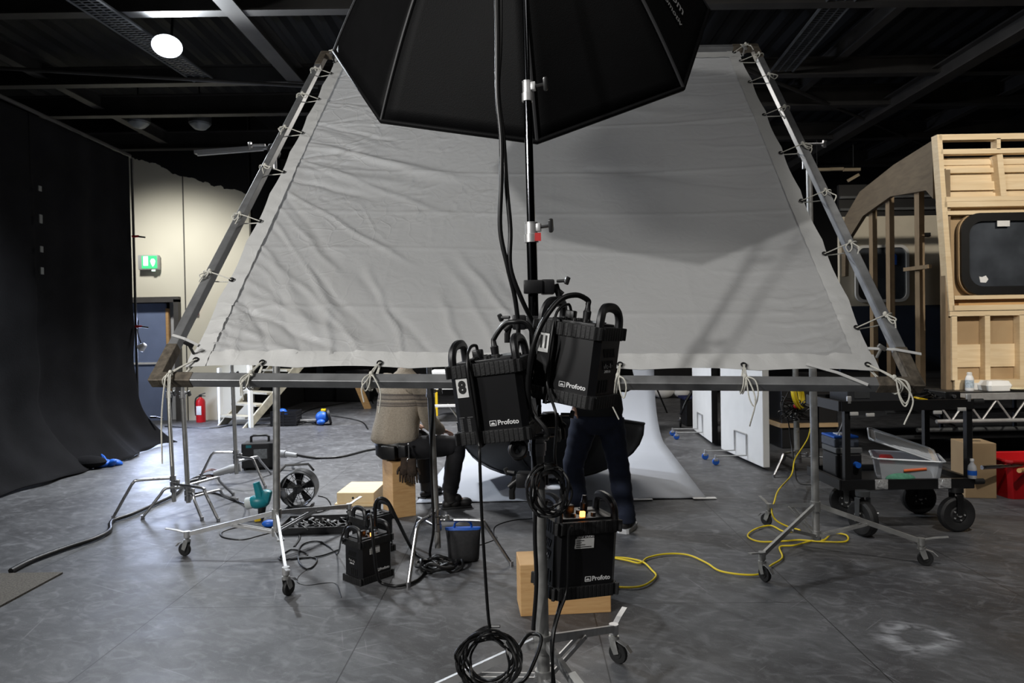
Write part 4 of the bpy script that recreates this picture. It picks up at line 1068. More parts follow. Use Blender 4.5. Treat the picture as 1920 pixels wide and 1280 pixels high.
# seated person
F = Vector((.6, .8, 0)); Rr = Vector((.8, -.6, 0))
m_skin = mat('skin', (205, 160, 135), .55, var=.06, scale=12)
m_hair = mat('dark_hair', (40, 30, 24), .7, var=.3, scale=60)
def knit_material():
    M = bpy.data.materials.new('knit_wool'); M.use_nodes = True; nt = M.node_tree; b = nt.nodes['Principled BSDF']; L = nt.links.new; N = nt.nodes.new
    geo = N('ShaderNodeNewGeometry'); sx = N('ShaderNodeSeparateXYZ'); L(geo.outputs['Position'], sx.inputs[0])
    rp = N('ShaderNodeValToRGB'); e = rp.color_ramp.elements; mr = N('ShaderNodeMapRange'); mr.inputs[1].default_value = .815; mr.inputs[2].default_value = 1.115
    L(sx.outputs[2], mr.inputs[0]); L(mr.outputs[0], rp.inputs[0]); rp.color_ramp.interpolation = 'CONSTANT'
    lc, dc, mc = rgb(172, 160, 143), rgb(92, 84, 80), rgb(136, 126, 116)
    e[0].position = 0; e[0].color = lc; e[1].position = .36; e[1].color = dc
    for p_, c_ in ((.39, mc), (.43, dc), (.46, mc), (.5, lc), (.54, dc), (.58, mc), (.66, dc), (.72, lc)):
        x = e.new(p_); x.color = c_
    ck = N('ShaderNodeTexNoise'); ck.inputs['Scale'].default_value = 90; L(geo.outputs['Position'], ck.inputs['Vector'])
    mx = N('ShaderNodeMixRGB'); mx.blend_type = 'MULTIPLY'; mx.inputs[0].default_value = .55; L(rp.outputs[0], mx.inputs[1]); L(ck.outputs['Fac'], mx.inputs[2])
    g_ = N('ShaderNodeMixRGB'); g_.blend_type = 'ADD'; g_.inputs[0].default_value = .12; L(mx.outputs[0], g_.inputs[1]); g_.inputs[2].default_value = rgb(150, 140, 125)
    L(g_.outputs[0], b.inputs['Base Color']); b.inputs['Roughness'].default_value = .95
    bp = N('ShaderNodeBump'); bp.inputs['Strength'].default_value = .5; bp.inputs['Distance'].default_value = .006; L(ck.outputs['Fac'], bp.inputs['Height']); L(bp.outputs[0], b.inputs['Normal'])
    return M
m_knit = knit_material()
m_trs = mat('black_trousers', (20, 20, 24), .8, var=.2, scale=20, bump=.1, bscale=60)
m_boot = mat('dark_boot', (30, 28, 28), .6, var=.2, scale=20)
m_jeans = mat('dark_denim', (26, 34, 54), .85, var=.3, scale=14, bump=.15, bscale=200)
m_top = mat('charcoal_top', (27, 28, 30), .85, var=.2, scale=10)
def head(parent, c, face, r=.098):
    """continuous head shape with nose, ears, eyes and mouth, plus hair"""
    c = Vector(c); f = Vector(face).normalized(); x = Vector((f.y, -f.x, 0)).normalized(); u = x.cross(f).normalized()
    M = Matrix(((x.x, f.x, u.x, c.x), (x.y, f.y, u.y, c.y), (x.z, f.z, u.z, c.z), (0, 0, 0, 1)))
    return M
def add_head(mb, M):
    mb.M = M
    mb.sph((0, -.008, .018), .094, (.80, 1.0, 1.05), 20); mb.sph((0, .022, -.045), .066, (.85, 1.0, 1.1), 16)
    mb.tube([(0, .085, .02), (0, .103, -.012), (0, .09, -.022)], [.009, .015, .010], n=8)
    for s in (-1, 1): mb.sph((s*.077, -.005, -.005), .03, (.35, .7, 1.0), 10)
    mb.tube([(-.026, .078, -.055), (0, .088, -.054), (.026, .078, -.055)], .006, n=6, smooth=3)
    for s in (-1, 1): mb.sph((s*.031, .074, .016), .012, n=8)
    mb.M = Matrix.Identity(4)
def hand_pts(wrist, d, palm_n, side, curl=.5):
    """wrist point, pointing direction, palm normal, thumb side direction -> list of finger tubes"""
    d = Vector(d).normalized(); pn = Vector(palm_n); pn = (pn-d*pn.dot(d)).normalized(); s = Vector(side); s = (s-d*s.dot(d)-pn*s.dot(pn)).normalized()
    w = Vector(wrist); out = []
    for i, (o, l) in enumerate(((.030, .070), (.010, .078), (-.010, .073), (-.029, .058))):
        b_ = w+d*.085+s*o
        p1 = b_+d*l*.42+pn*l*.10*curl*2; p2 = p1+(d*(1-.5*curl)+pn*curl)*l*.32; p3 = p2+(d*(.8-.8*curl)+pn*(curl*1.1))*l*.28
        out.append([b_-d*.015, b_, p1, p2, p3])
    th = w+s*.028+d*.022
    out.append([th-s*.01, th+s*.014+d*.018, th+s*.026+d*.042+pn*.008, th+s*.028+d*.064+pn*.018])
    return w, d, pn, s, out
def add_hand(mb, *a, **k):
    w, d, pn, s, fs = hand_pts(*a, **k)
    q = Matrix(((s.x, d.x, pn.x, 0), (s.y, d.y, pn.y, 0), (s.z, d.z, pn.z, 0), (0, 0, 0, 1)))
    old = mb.M; mb.M = Matrix.Translation(w+d*.048) @ q
    mb.sph((0, 0, 0), .05, (.84, 1.0, .36), 14); mb.M = old
    for i, f in enumerate(fs): mb.tube(f, [.0095, .009, .0085, .008, .0065][:len(f)] if i < 4 else [.012, .0115, .010, .008], n=8)
def join_to(o, mb):
    """merge extra surface into a mesh object, so that the body stays one mesh"""
    bm = bmesh.new(); bm.from_mesh(o.data); off = OFF[o.name]
    for v in mb.bm.verts: v.co -= off
    me = bpy.data.meshes.new('j'); bmesh.ops.recalc_face_normals(mb.bm, faces=mb.bm.faces[:]); mb.bm.to_mesh(me); bm.from_mesh(me); bpy.data.meshes.remove(me); mb.bm.free()
    bm.to_mesh(o.data); bm.free()
    for p in o.data.polygons: p.use_smooth = True
V = Vector
p1 = thing('person', 'person in patterned beige knit sweater and black trousers sitting on the tall box', 'person', (-1.03, 5.93, 0), world=True)
pel = V((-1.03, 5.95, .565))
HR, KR, AR, TR = V((-.95, 5.87, .555)), V((-.51, 5.99, .545)), V((-.575, 6.02, .10)), V((-.40, 6.06, .045))
HL, KL, AL, TL_ = V((-1.10, 6.03, .555)), V((-.86, 6.40, .55)), V((-.83, 6.42, .10)), V((-.73, 6.56, .045))
SR, ER, WR = V((-.80, 5.88, 1.11)), V((-.735, 5.93, .80)), V((-.655, 6.09, .685))
SL, EL, WL = V((-1.15, 6.14, 1.11)), V((-1.10, 6.28, .82)), V((-.93, 6.36, .70))
NK, HD = V((-.955, 6.08, 1.24)), V((-.915, 6.14, 1.375))
body = skin_mesh('body', [(pel, .11, .13), (V((-1.025, 5.965, .76)), .10, .13), (V((-.99, 6.01, .98)), .105, .15), (V((-.965, 6.05, 1.10)), .07, .09), (NK, .05), (HD-V((0, 0, .04)), .06),
    (SR, .055), (ER, .043), (WR, .03), (SL, .055), (EL, .043), (WL, .03),
    (HR, .085), (KR, .06), (AR, .034), (TR, .016), (HL, .085), (KL, .06), (AL, .034), (TL_, .016)],
    [(0, 1), (1, 2), (2, 3), (3, 4), (4, 5), (3, 6), (6, 7), (7, 8), (3, 9), (9, 10), (10, 11), (0, 12), (12, 13), (13, 14), (14, 15), (0, 16), (16, 17), (17, 18), (18, 19)], p1, m_skin)
mb = MB(); HM = head(p1, HD, (.5, .75, -.25)); add_head(mb, HM)
add_hand(mb, WR, (.55, .5, -.25), (-.1, -.2, -1), (-.6, .7, 0), curl=.35); add_hand(mb, WL, (.8, .1, -.2), (0, 0, -1), (.3, -.9, 0), curl=.35)
join_to(body, mb)
mb = MB(); mb.M = HM; mb.sph((0, -.022, .032), .1, (.86, 1.0, 1.03), 20); mb.sph((0, -.06, -.03), .07, (.95, .7, 1), 14); mb.build('hair', m_hair, p1)
# sweater: loose body and sleeves as one knit piece
def ringloft(mb, rings, n=28, cap=True):
    """rings: (centre, xdir, ydir, rx, ry, wobble)"""
    RR = []
    for (c, xd, yd, rx_, ry_, wob) in rings:
        RR.append([mb.bm.verts.new(mb.M @ (Vector(c)+Vector(xd)*(rx_*(1+wob*math.sin(k*2*PI/n*5+c[2]*14)))*math.cos(2*PI*k/n)+Vector(yd)*(ry_*(1+wob*math.sin(k*2*PI/n*7+c[2]*9)))*math.sin(2*PI*k/n))) for k in range(n)])
    for A, B in zip(RR, RR[1:]):
        for k in range(n): mb.bm.faces.new((A[k], A[(k+1) % n], B[(k+1) % n], B[k]))
    if cap: mb.bm.faces.new(RR[-1]); mb.bm.faces.new(RR[0][::-1])
    return mb
mb = MB()
tw = [(.600, .175, .135, .03), (.622, .205, .165, .05), (.65, .214, .172, .06), (.72, .212, .165, .05), (.80, .206, .158, .045), (.88, .206, .152, .035), (.96, .210, .145, .02), (1.03, .210, .138, .01), (1.10, .205, .125, 0), (1.16, .165, .105, 0), (1.20, .10, .085, 0), (1.225, .07, .07, 0), (1.245, .062, .062, 0)]
rings = []
for z, a, b_, w in tw:
    f = min(1, (z-.6)/.62); c = V((-1.035, 5.94, z)).lerp(V((-.955, 6.07, z)), f**1.3)
    yawd = R(-18)
    xd = V((math.cos(yawd), math.sin(yawd), 0)); yd = V((-xd.y, xd.x, 0))
    rings.append((c, xd, yd, a, b_, w))
ringloft(mb, rings)
for (s, e, w) in ((SR, ER, WR), (SL, EL, WL)):
    c0 = s.lerp(V((-.98, 6.02, 1.08)), .45)
    mb.tube([c0, s, s.lerp(e, .5), e, e.lerp(w, .5), w, w+(w-e)*.1], [.085, .088, .074, .068, .060, .046, .040], n=14, smooth=4) if False else None
    pts = catmull([c0, s, s.lerp(e, .5)+V((.005, 0, 0)), e, e.lerp(w, .5)+V((0, 0, -.012)), w, w+(w-e)*.08], 4)
    rad = np.interp(np.linspace(0, 6, len(pts)), range(7), [.086, .09, .078, .072, .066, .048, .040])
    mb.tube(pts, [float(v)*(1+.05*math.sin(i*1.4)) for i, v in enumerate(rad)], n=14)
mb.build('sweater', m_knit, p1, smooth=80)
# trousers
mb = MB()
ringloft(mb, [(V((-1.03, 5.95, .468)), (.8, -.6, 0), (.6, .8, 0), .16, .12, 0), (V((-1.03, 5.95, .50)), (.8, -.6, 0), (.6, .8, 0), .195, .155, 0), (V((-1.03, 5.95, .57)), (.8, -.6, 0), (.6, .8, 0), .195, .16, 0), (V((-1.03, 5.95, .64)), (.8, -.6, 0), (.6, .8, 0), .175, .145, 0)])
def pipe(mb, pts, rad, n=16, sm=5, wob=.03):
    q = catmull(pts, sm); r_ = np.interp(np.linspace(0, len(pts)-1, len(q)), range(len(pts)), rad)
    mb.tube(q, [float(v)*(1+wob*math.sin(i*1.9)) for i, v in enumerate(r_)], n=n)
for h, k_, a in ((HR, KR, AR), (HL, KL, AL)):
    dd = (k_-h).normalized()
    pipe(mb, [h-dd*.02, h.lerp(k_, .5)+V((0, 0, .012)), k_-dd*.05+V((0, 0, .015)), k_+dd*.005-V((0, 0, .02)), k_.lerp(a, .35), k_.lerp(a, .7), a+V((0, 0, .06))], [.105, .098, .088, .082, .078, .073, .073])
mb.build('trousers', m_trs, p1, smooth=80)
for a, tt in ((AR, TR), (AL, TL_)):
    dd = (tt-a); dd.z = 0; dd.normalize()
    mb = MB(); pipe(mb, [V((a.x, a.y, .21)), V((a.x, a.y, .13)), V((a.x, a.y, .06))+dd*.015], [.056, .058, .062], n=14, wob=.02); mb.sph(V((a.x, a.y, .085))+dd*.055, .05, (1.1, 1, .85))
    mb.sph(V((a.x, a.y, .048))+dd*.045, .055, (1, 1, .75)); mb.sph(V((a.x, a.y, .046))+dd*.14, .052, (1.15, 1.0, .82)); mb.sph(V((a.x, a.y, .042))-dd*.02, .05, (1, 1, .8))
    b_ = mb.build('boot', m_boot, p1, smooth=80)
    an = math.atan2(dd.y, dd.x)
    MB().box(V((a.x, a.y, .010))+dd*.06, (.27, .098, .02), rot=(0, 0, an), bev=.008).build('sole', m_rubber, b_)
# tool belt
mb = MB(); ringloft(mb, [(V((-1.03, 5.95, .585)), (.8, -.6, 0), (.6, .8, 0), .203, .168, 0), (V((-1.03, 5.95, .625)), (.8, -.6, 0), (.6, .8, 0), .19, .16, 0)], cap=False)
belt = mb.build('tool_belt', m_black, p1, smooth=60)
MB().box(V((-1.06, 5.775, .545)), (.14, .05, .12), rot=(.1, 0, -.35), bev=.015).build('pouch', m_black, belt)
MB().box(V((-.935, 5.74, .56)), (.07, .05, .11), rot=(.1, 0, -.3), bev=.012).build('side_pouch', m_plastic, belt)
mb = MB(); mb.tube([V((-.885, 5.73, .61)), V((-.88, 5.71, .56)), V((-.88, 5.705, .49))], .006, n=6); torus(mb, V((-.88, 5.705, .49)), (.2, -1, 0), .016, .004); mb.sph(V((-.885, 5.73, .62)), .012)
mb.build('metal_clip', m_chrome, belt)
m_glove = mat('worn_work_glove', (50, 38, 28), .85, var=.45, scale=30, bump=.3, bscale=90)
t = thing('work_gloves', 'pair of worn brown work gloves hanging from the tool belt over the tall box', 'gloves', (-.88, 5.70, .33), world=True)
for k_, (o, yw) in enumerate((((-.03, .0, 0), -.25), ((.03, -.015, -.01), .2))):
    mb = MB(); c = V((-.885, 5.715, .46))+V(o)
    sdir = V((math.cos(.45+yw), math.sin(.45+yw)*.5, 0)).normalized()
    add_hand(mb, c-V((0, 0, .0)), (yw*.35, -.12, -1), (.3, -.9, 0), sdir*(1 if k_ else -1), curl=.3)
    mb.tube([c+V((0, 0, .05)), c, c-V((0, .01, .05))], [.034, .036, .04], n=10, rb=.016)
    for v in mb.bm.verts: v.co += (v.co-(c-V((0, 0, .06)))).normalized()*.004
    mb.build('glove', m_glove, t, smooth=80)

# standing person
p2 = thing('person', 'person in charcoal top and dark jeans standing with a hand in a pocket', 'person', (.68, 5.42, 0), world=True)
hL, kL, aL, tL = V((.57, 5.43, .84)), V((.475, 5.47, .47)), V((.53, 5.63, .09)), V((.52, 5.80, .04))
hR, kR, aR, tR = V((.77, 5.43, .84)), V((.825, 5.36, .46)), V((.85, 5.24, .10)), V((.92, 5.38, .035))
sL, eL, wL = V((.47, 5.52, 1.38)), V((.40, 5.45, 1.13)), V((.475, 5.37, .965))
sR, eR, wR = V((.86, 5.52, 1.38)), V((.93, 5.55, 1.12)), V((.86, 5.75, 1.06))
nk, hd = V((.67, 5.57, 1.50)), V((.67, 5.63, 1.63))
body = skin_mesh('body', [(V((.67, 5.43, .90)), .14, .10), (V((.665, 5.45, 1.08)), .13, .095), (V((.665, 5.50, 1.28)), .15, .10), (V((.665, 5.54, 1.40)), .09, .07), (nk, .05), (hd-V((0, 0, .04)), .06),
    (sL, .055), (eL, .043), (wL, .03), (sR, .055), (eR, .043), (wR, .03),
    (hL, .088), (kL, .06), (aL, .034), (tL, .016), (hR, .088), (kR, .06), (aR, .034), (tR, .016)],
    [(0, 1), (1, 2), (2, 3), (3, 4), (4, 5), (3, 6), (6, 7), (7, 8), (3, 9), (9, 10), (10, 11), (0, 12), (12, 13), (13, 14), (14, 15), (0, 16), (16, 17), (17, 18), (18, 19)], p2, m_skin)
mb = MB(); HM = head(p2, hd, (.1, .9, -.3)); add_head(mb, HM)
add_hand(mb, wL, (.25, .1, -.9), (.9, .1, .2), (.1, .9, 0), curl=.3); add_hand(mb, wR, (-.2, .9, .1), (-.7, 0, -.5), (0, .2, 1), curl=.55)
join_to(body, mb)
mb = MB(); mb.M = HM; mb.sph((0, -.02, .032), .1, (.86, 1.0, 1.03), 20); mb.build('hair', m_hair, p2)
mb = MB()
X_, Y_ = V((1, 0, 0)), V((0, 1, 0))
ringloft(mb, [(V((.67, 5.42, z)), X_, Y_, a, b_, w) for z, a, b_, w in ((.885, .20, .15, .02), (.92, .205, .155, .02), (1.02, .19, .145, .02), (1.15, .185, .14, .01))] + [(V((.667, 5.49, 1.30)), X_, Y_, .2, .14, 0), (V((.667, 5.53, 1.41)), X_, Y_, .17, .11, 0), (V((.667, 5.55, 1.46)), X_, Y_, .08, .075, 0)])
for s, e, w in ((sL, eL, wL), (sR, eR, wR)):
    pipe(mb, [s.lerp(V((.667, 5.53, 1.36)), .4), s, s.lerp(e, .5), e, e.lerp(w, .55), e.lerp(w, .8)], [.08, .08, .07, .062, .052, .045], n=14)
mb.build('top_garment', m_top, p2, smooth=80)
mb = MB()
ringloft(mb, [(V((.67, 5.43, z)), X_, Y_, a, b_, 0) for z, a, b_ in ((.735, .12, .11), (.775, .19, .15), (.84, .205, .155), (.92, .19, .145))])
for h, k_, a in ((hL, kL, aL), (hR, kR, aR)):
    pipe(mb, [h, h.lerp(k_, .35), h.lerp(k_, .7), k_, k_.lerp(a, .35), k_.lerp(a, .7), a+V((0, 0, .04)), a+V((0, 0, -.02))], [.112, .104, .090, .084, .082, .078, .076, .080], wob=.035)
mb.build('jeans', m_jeans, p2, smooth=80)
m_sole = mat('white_sole', (225, 226, 228), .6)
for a, tt, tilt in ((aL, tL, 0), (aR, tR, 0.0)):
    dd = (tt-a); dd.z = 0; dd.normalize(); an = math.atan2(dd.y, dd.x)
    b0 = V((a.x, a.y, 0))
    mb = MB(); mb.sph(b0+V((0, 0, .065))+dd*.02, .052, (1.05, 1, .95)); mb.sph(b0+V((0, 0, .056))+dd*.11, .05, (1.5, .95, .75), rot=(0, 0, an)); mb.sph(b0+V((0, 0, .06))-dd*.025, .045)
    s_ = mb.build('shoe', m_boot, p2, smooth=80)
    mb = MB()
    M = Matrix.Translation(b0) @ Matrix.Rotation(an, 4, 'Z')
    pl = [(-.075+.0, -.03), (-.06, -.046), (.0, -.05), (.10, -.055), (.17, -.045), (.205, 0), (.17, .045), (.10, .055), (0, .05), (-.06, .046), (-.075, .03)]
    mb.prism(pl, 0, .034, M); mb.build('sole', m_sole, s_, smooth=40)

# black octagonal softbox lying on the paper sweep
m_octa2 = mat('charcoal_ripstop', (34, 36, 38), .6, var=.2, scale=6, bump=.2, bscale=160)
c2 = V((.36, 6.92, .34)); nn = V((.02, .25, .97)).normalized(); R2 = .97
sx_ = V((1, 0, 0)); sx_ = (sx_-nn*sx_.dot(nn)).normalized(); sy_ = nn.cross(sx_)
def oct2(k_, h):
    i = math.floor(k_); f = k_-i
    a0, a1 = PI/8+PI/4*i, PI/8+PI/4*(i+1)
    v = (math.cos(a0)*sx_+math.sin(a0)*sy_)*(1-f)+(math.cos(a1)*sx_+math.sin(a1)*sy_)*f
    return c2+v*R2*(.08+.92*math.sin(h*PI/2))-nn*.50*(1-h**1.9)
lowest = min(oct2(k_*.5, h/10).z for k_ in range(16) for h in range(11)); c2 = c2+V((0, 0, .022-lowest))
t = thing('octagonal_softbox', 'dark octagonal softbox bowl lying on the floor before the standing person', 'softbox', V((c2.x, c2.y, 0)), world=True)
for i in range(8): MB().grid(lambda a, b_: oct2(i+a*.99999, b_), 6, 14).build('fabric_panel', m_octa2, t, smooth=180, solid=.006)
MB().tube([oct2(i*.5, 1) for i in range(16)], .014, n=6, closed=True).build('rim_edge', m_octa2, t)
for i in range(8): MB().tube([oct2(i, h/9)-nn*.004 for h in range(10)], .008, n=6).build('rib_seam', m_black, t)
# ================================================================== grey paper sweep
m_paper = mat('grey_background_paper', (158, 162, 170), .75, var=.04, scale=2)
def sweep(u, v):
    y = 6.2+5.5*v
    xl = -.90+.055*(y-6.25); xr = 1.75+.098*(y-6.25)
    x = xl+(xr-xl)*u; z = .006
    if y > 9.2:
        s = y-9.2
        # curve from floor to wall: radius 1.6
        rr = 1.7
        a = min(s/rr, PI/2)
        y2 = 9.2+rr*math.sin(a); z = .006+rr*(1-math.cos(a))
        if s > rr*PI/2: z += s-rr*PI/2
        y = y2
    z += .004*math.sin(u*9)*max(0, 1-v*8)+.006*max(0, 1-v*20)*math.sin(u*14)**2
    x += 0
    return (x, y, z)
t = thing('paper_sweep', 'wide roll of pale grey background paper running down onto the floor', 'backdrop', (.4, 6.2, 0), world=True)
MB().grid(sweep, 20, 90).build('paper', m_paper, t, smooth=180, solid=.002)
for x0, x1 in ((1.62, 1.83), (-.74, -.55), (.2, .42), (1.05, 1.25)):
    MB().box(((x0+x1)/2, 6.185, .012), (x1-x0, .06, .004)).build('tape_strip', m_print, t, smooth=0)

# ================================================================== white poly boards on wheeled feet
def poly_board(label, a, b_, thick, h, z0, feet_at, dark_edge=False):
    a, b_ = Vector((*a, 0)), Vector((*b_, 0)); d = (b_-a); L_ = d.length; d.normalize(); nrm = Vector((-d.y, d.x, 0))
    if nrm.x > 0: nrm = -nrm                      # towards the left, where the feet show
    ang = math.atan2(d.y, d.x); c = (a+b_)/2-nrm*thick/2
    t = thing('polystyrene_board', label, 'reflector board', (c.x, c.y, 0), world=True)
    MB().box((c.x, c.y, z0+h/2), (L_, thick, h), rot=(0, 0, ang), bev=.006).build('white_sheet', m_white, t, smooth=0)
    if dark_edge:
        MB().box((c-nrm*(thick/2+.004))+Vector((0, 0, z0+h/2)), (L_, .008, h), rot=(0, 0, ang)).build('black_face', m_black, t, smooth=0)
        MB().box(Vector((b_.x, b_.y, z0+h/2))-nrm*thick/2+d*.004, (.008, thick, h), rot=(0, 0, ang)).build('black_edge', m_black, t, smooth=0)
    for s in feet_at:
        p = a+d*L_*s
        mb = MB()
        for q in (-.17, .17):
            base = p+d*q
            mb.tube([base+nrm*.012+Vector((0, 0, .34)), base+nrm*.012+Vector((0, 0, .10)), base+nrm*.36+Vector((0, 0, .10))], .009, n=6)
        mb.tube([p+d*-.17+nrm*.012+Vector((0, 0, .34)), p+d*.17+nrm*.012+Vector((0, 0, .34))], .009, n=6)
        f = mb.build('wheeled_foot', m_alu, t)
        for q in (-.17, .17):
            w = p+d*q+nrm*.37
            st = MB().cyl(w+Vector((0, 0, .055)), w+Vector((0, 0, .115)), .012); st.box(w+Vector((0, 0, .06)), (.05, .035, .03), bev=.006); st.build('caster_fork', m_alu, f)
            MB().lathe([(0, -.014), (.034, -.014), (.04, -.008), (.04, .008), (.034, .014), (0, .014)], Matrix.Translation(w+Vector((0, 0, .04))) @ d.to_track_quat('Z', 'Y').to_matrix().to_4x4(), 16).build('wheel', m_blue, f)
    return t
e1, e2 = P(1352, 840, 8.55), P(1431, 880, 7.35)
poly_board('nearer of the two white boards on wheeled feet', (e1.x, e1.y), (e2.x, e2.y), .075, 2.3, e2.z if e2.z > .03 else .04, [.52])
e3, e4 = P(1299, 807, 10.3), P(1335, 833, 9.0)
poly_board('farther white board with a black edge on wheeled feet', (e3.x, e3.y), (e4.x, e4.y), .07, 2.3, max(.04, e4.z), [.45], True)

# ================================================================== dark stands beyond
def leg_stand(label, pts_top, feet, name='tripod', r=.016, z=1.6, brace=True, cat='tripod'):
    t = thing(name, label, cat, (pts_top[0], pts_top[1], 0), world=True); c = Vector((pts_top[0], pts_top[1], z))
    for f in feet: MB().tube([c, Vector((*f, .0))], r, n=8).build('leg', m_black, t)
    if brace:
        mb = MB()
        for f in feet: mb.tube([Vector((pts_top[0], pts_top[1], z*.42)), c.lerp(Vector((*f, 0)), .6)], r*.6, n=6)
        mb.build('spreader', m_black, t)
    MB().cyl((c.x, c.y, z*.4), (c.x, c.y, z+.35), .018).build('centre_column', m_black, t)
    MB().box((c.x, c.y, z+.38), (.14, .1, .08), bev=.01).build('head_plate', m_black, t)
    return t
g1, g2 = G(1228, 790), G(1251, 774)
leg_stand('black tripod standing beside the paper sweep', (g1.x-.25, g1.y+.55), [(g1.x, g1.y), (g2.x, g2.y), (g1.x-.55, g1.y+.9)], z=1.5)
g = G(1276, 801)
t = thing('boom_stand', 'black folding stand leg with a chrome caster left of the farther white board', 'stand', (g.x+.7, g.y+.2, 0), world=True)
MB().tube([(g.x, g.y, .2), (g.x+.10, g.y+.01, .42)], .02, n=8).build('leg', m_black, t)
MB().tube([(g.x+.10, g.y+.01, .42), (g.x+.75, g.y+.2, 1.35)], .024, n=8).build('leg', m_black, t)
MB().cyl((g.x+.75, g.y+.2, .5), (g.x+.75, g.y+.2, 2.4), .022).build('pole', m_black, t)
caster(t, (g.x, g.y, 0), 1.2, r=.06, lever=False, mtl=m_chrome)
g = G(1298, 800)
t = thing('equipment_case', 'dark box with a blue lid edge standing beside the farther white board', 'case', (g.x+.12, g.y+.25, 0))
MB().box((0, 0, .21), (.4, .4, .42), bev=.02).build('case_body', m_plastic, t, smooth=0); MB().box((0, 0, .44), (.46, .44, .04), bev=.01).build('lid', mat('navy_plastic', (24, 30, 66), .5), t)
# dark heaps against the back drapes
rnd = random.Random(2)
for i, (px, w, h, nm) in enumerate(((606, .8, .5, 'low dark flight case against the far drapes, left of the leaning plank'), (664, .8, .75, 'dark covered trolley case against the far drapes, nearest the leaning plank'))):
    g = G(px, 752); MB().box((g.x, g.y+.1, h/2), (w, .5, h), bev=.03).top('flight_case', m_plastic, nm, 'case', smooth=0)
for i, (px, w, nm) in enumerate(((1262, .7, 'low dark bundle at the far wall right of the black tripod'),)):
    g = G(px, 742); mb = MB()
    for k_ in range(7): mb.sph((g.x+rnd.uniform(-1.4, 1.2), g.y+.5+rnd.uniform(0, .3), .18), .24, (1.4, .8, .8))
    mb.top('bundled_cloth', m_fabric, nm, 'cloth')
for i, (px, py, s, nm) in enumerate(((1204, 732, .20, 'leftmost of the white sacks heaped at the far wall'), (1243, 733, .2, 'white sack second from the left at the far wall'), (1279, 741, .14, 'low white sack at the far wall near the farther white board'))):
    g = G(px, 746); q = P(px, py, g.y); MB().sph((q.x, q.y, max(.12, q.z)), s, (1.3, .8, .8), 14).top('sack', m_white, nm, 'sack', group=None)

# ================================================================== battery box, fan, blower, plug tray
g = G(476, 882)
t = thing('power_supply', 'black power supply box with a top handle behind a chrome C stand', 'power box', (g.x+.02, g.y+.16, 0), (0, 0, R(8)))
MB().box((0, 0, .165), (.37, .26, .29), bev=.012).build('case_body', m_plastic, t, smooth=0)
MB().tube([(-.1, 0, .31), (-.1, 0, .37), (-.07, 0, .385), (.07, 0, .385), (.1, 0, .37), (.1, 0, .31)], .015, n=8).build('handle', m_black, t)
MB().box((.03, -.132, .185), (.15, .008, .11), bev=.002).build('display_panel', mat('panel_grey', (118, 122, 124), .35, var=.3, scale=30), t, smooth=0)
MB().box((-.1, -.132, .275), (.06, .006, .03)).build('teal_badge', m_teal, t, smooth=0)
for x in (-.19, .19): MB().box((x, 0, .2), (.02, .08, .08), bev=.01).build('side_latch', m_teal, t)
for x in (-.15, .15): MB().box((x, 0, .01), (.03, .24, .02)).build('foot', m_rubber, t)
p = V((g.x+.23, g.y+.12, .17))
t = thing('plug_connector', 'grey industrial plug on the right of the black power supply box', 'plug', p, world=True)
MB().cyl(p, p+V((.12, -.04, 0)), .045).build('socket_body', mat('grey_plastic', (165, 166, 168), .5), t); MB().cyl(p+V((.12, -.04, 0)), p+V((.26, -.085, -.01)), .033, .026).build('plug_body', MATS['grey_plastic'], t)
cable([p+V((.26, -.085, -.01)), G(555, 853, .1), G(590, 858, .02), G(640, 856, .012), G(700, 842, .012), G(760, 838, .012)], .016, 'thick black mains cable from the grey plug towards the seated person')
p = G(425, 880, .14)
t = thing('plug_connector', 'pair of pale industrial plugs on the left of the black power supply box', 'plug', p, world=True)
MB().cyl(p+V((-.12, -.03, -.04)), p+V((.03, 0, 0)), .032, .04).build('plug_body', MATS['grey_plastic'], t); MB().cyl(p+V((.03, 0, 0)), p+V((.14, .02, .02)), .046).build('socket_body', MATS['grey_plastic'], t)
cable([p+V((-.12, -.03, -.04)), G(400, 890, .02), G(372, 893, .014), G(350, 903, .014), G(337, 912, .014)], .014, 'black cable from the pale plugs to the paired C stands')
cable([G(375, 890), G(395, 880), G(412, 884), G(405, 892), G(385, 893), G(378, 887), G(398, 882), G(410, 889)], .011, 'small brown coil of cable left of the power supply box', mat('brown_cable', (84, 52, 44), .5))
# drum fan
g = G(556, 957); FR_ = .158
t = thing('drum_fan', 'black drum fan facing the camera on the floor', 'fan', (g.x, g.y+.09, 0), (0, 0, R(5)))
Mf = Matrix.Translation((0, 0, FR_+.025)) @ Matrix.Rotation(R(90), 4, 'X')
MB().lathe([(FR_-.008, -.09), (FR_, -.095), (FR_, .095), (FR_-.008, .095), (FR_-.012, .08), (FR_-.012, -.08)], Mf, 40).build('drum', mat('fan_drum', (52, 53, 54), .35, .3), t)
mb = MB()
for k_ in range(5):
    a = 2*PI*k_/5+.3
    mb.M = Mf @ Matrix.Rotation(a, 4, 'Z') @ Matrix.Translation((.085, 0, 0.0)) @ Matrix.Rotation(.5, 4, 'X')
    mb.prism([(-.05, -.02), (.05, -.05), (.055, .045), (-.05, .022)], -.002, .002)
mb.M = Matrix.Identity(4); mb.cyl(Mf @ V((0, 0, -.06)), Mf @ V((0, 0, .05)), .042); mb.build('fan_blades', m_plastic, t, smooth=30)
mb = MB()
for k_ in range(10):
    a = 2*PI*k_/10; mb.tube([Mf @ V((.03*math.cos(a), .03*math.sin(a), .088)), Mf @ V((FR_*math.cos(a), FR_*math.sin(a), .088))], .0022, n=5)
for rr in (.035, .09): mb.tube([Mf @ V((rr*math.cos(2*PI*i/24), rr*math.sin(2*PI*i/24), .088)) for i in range(24)], .003, n=5, closed=True)
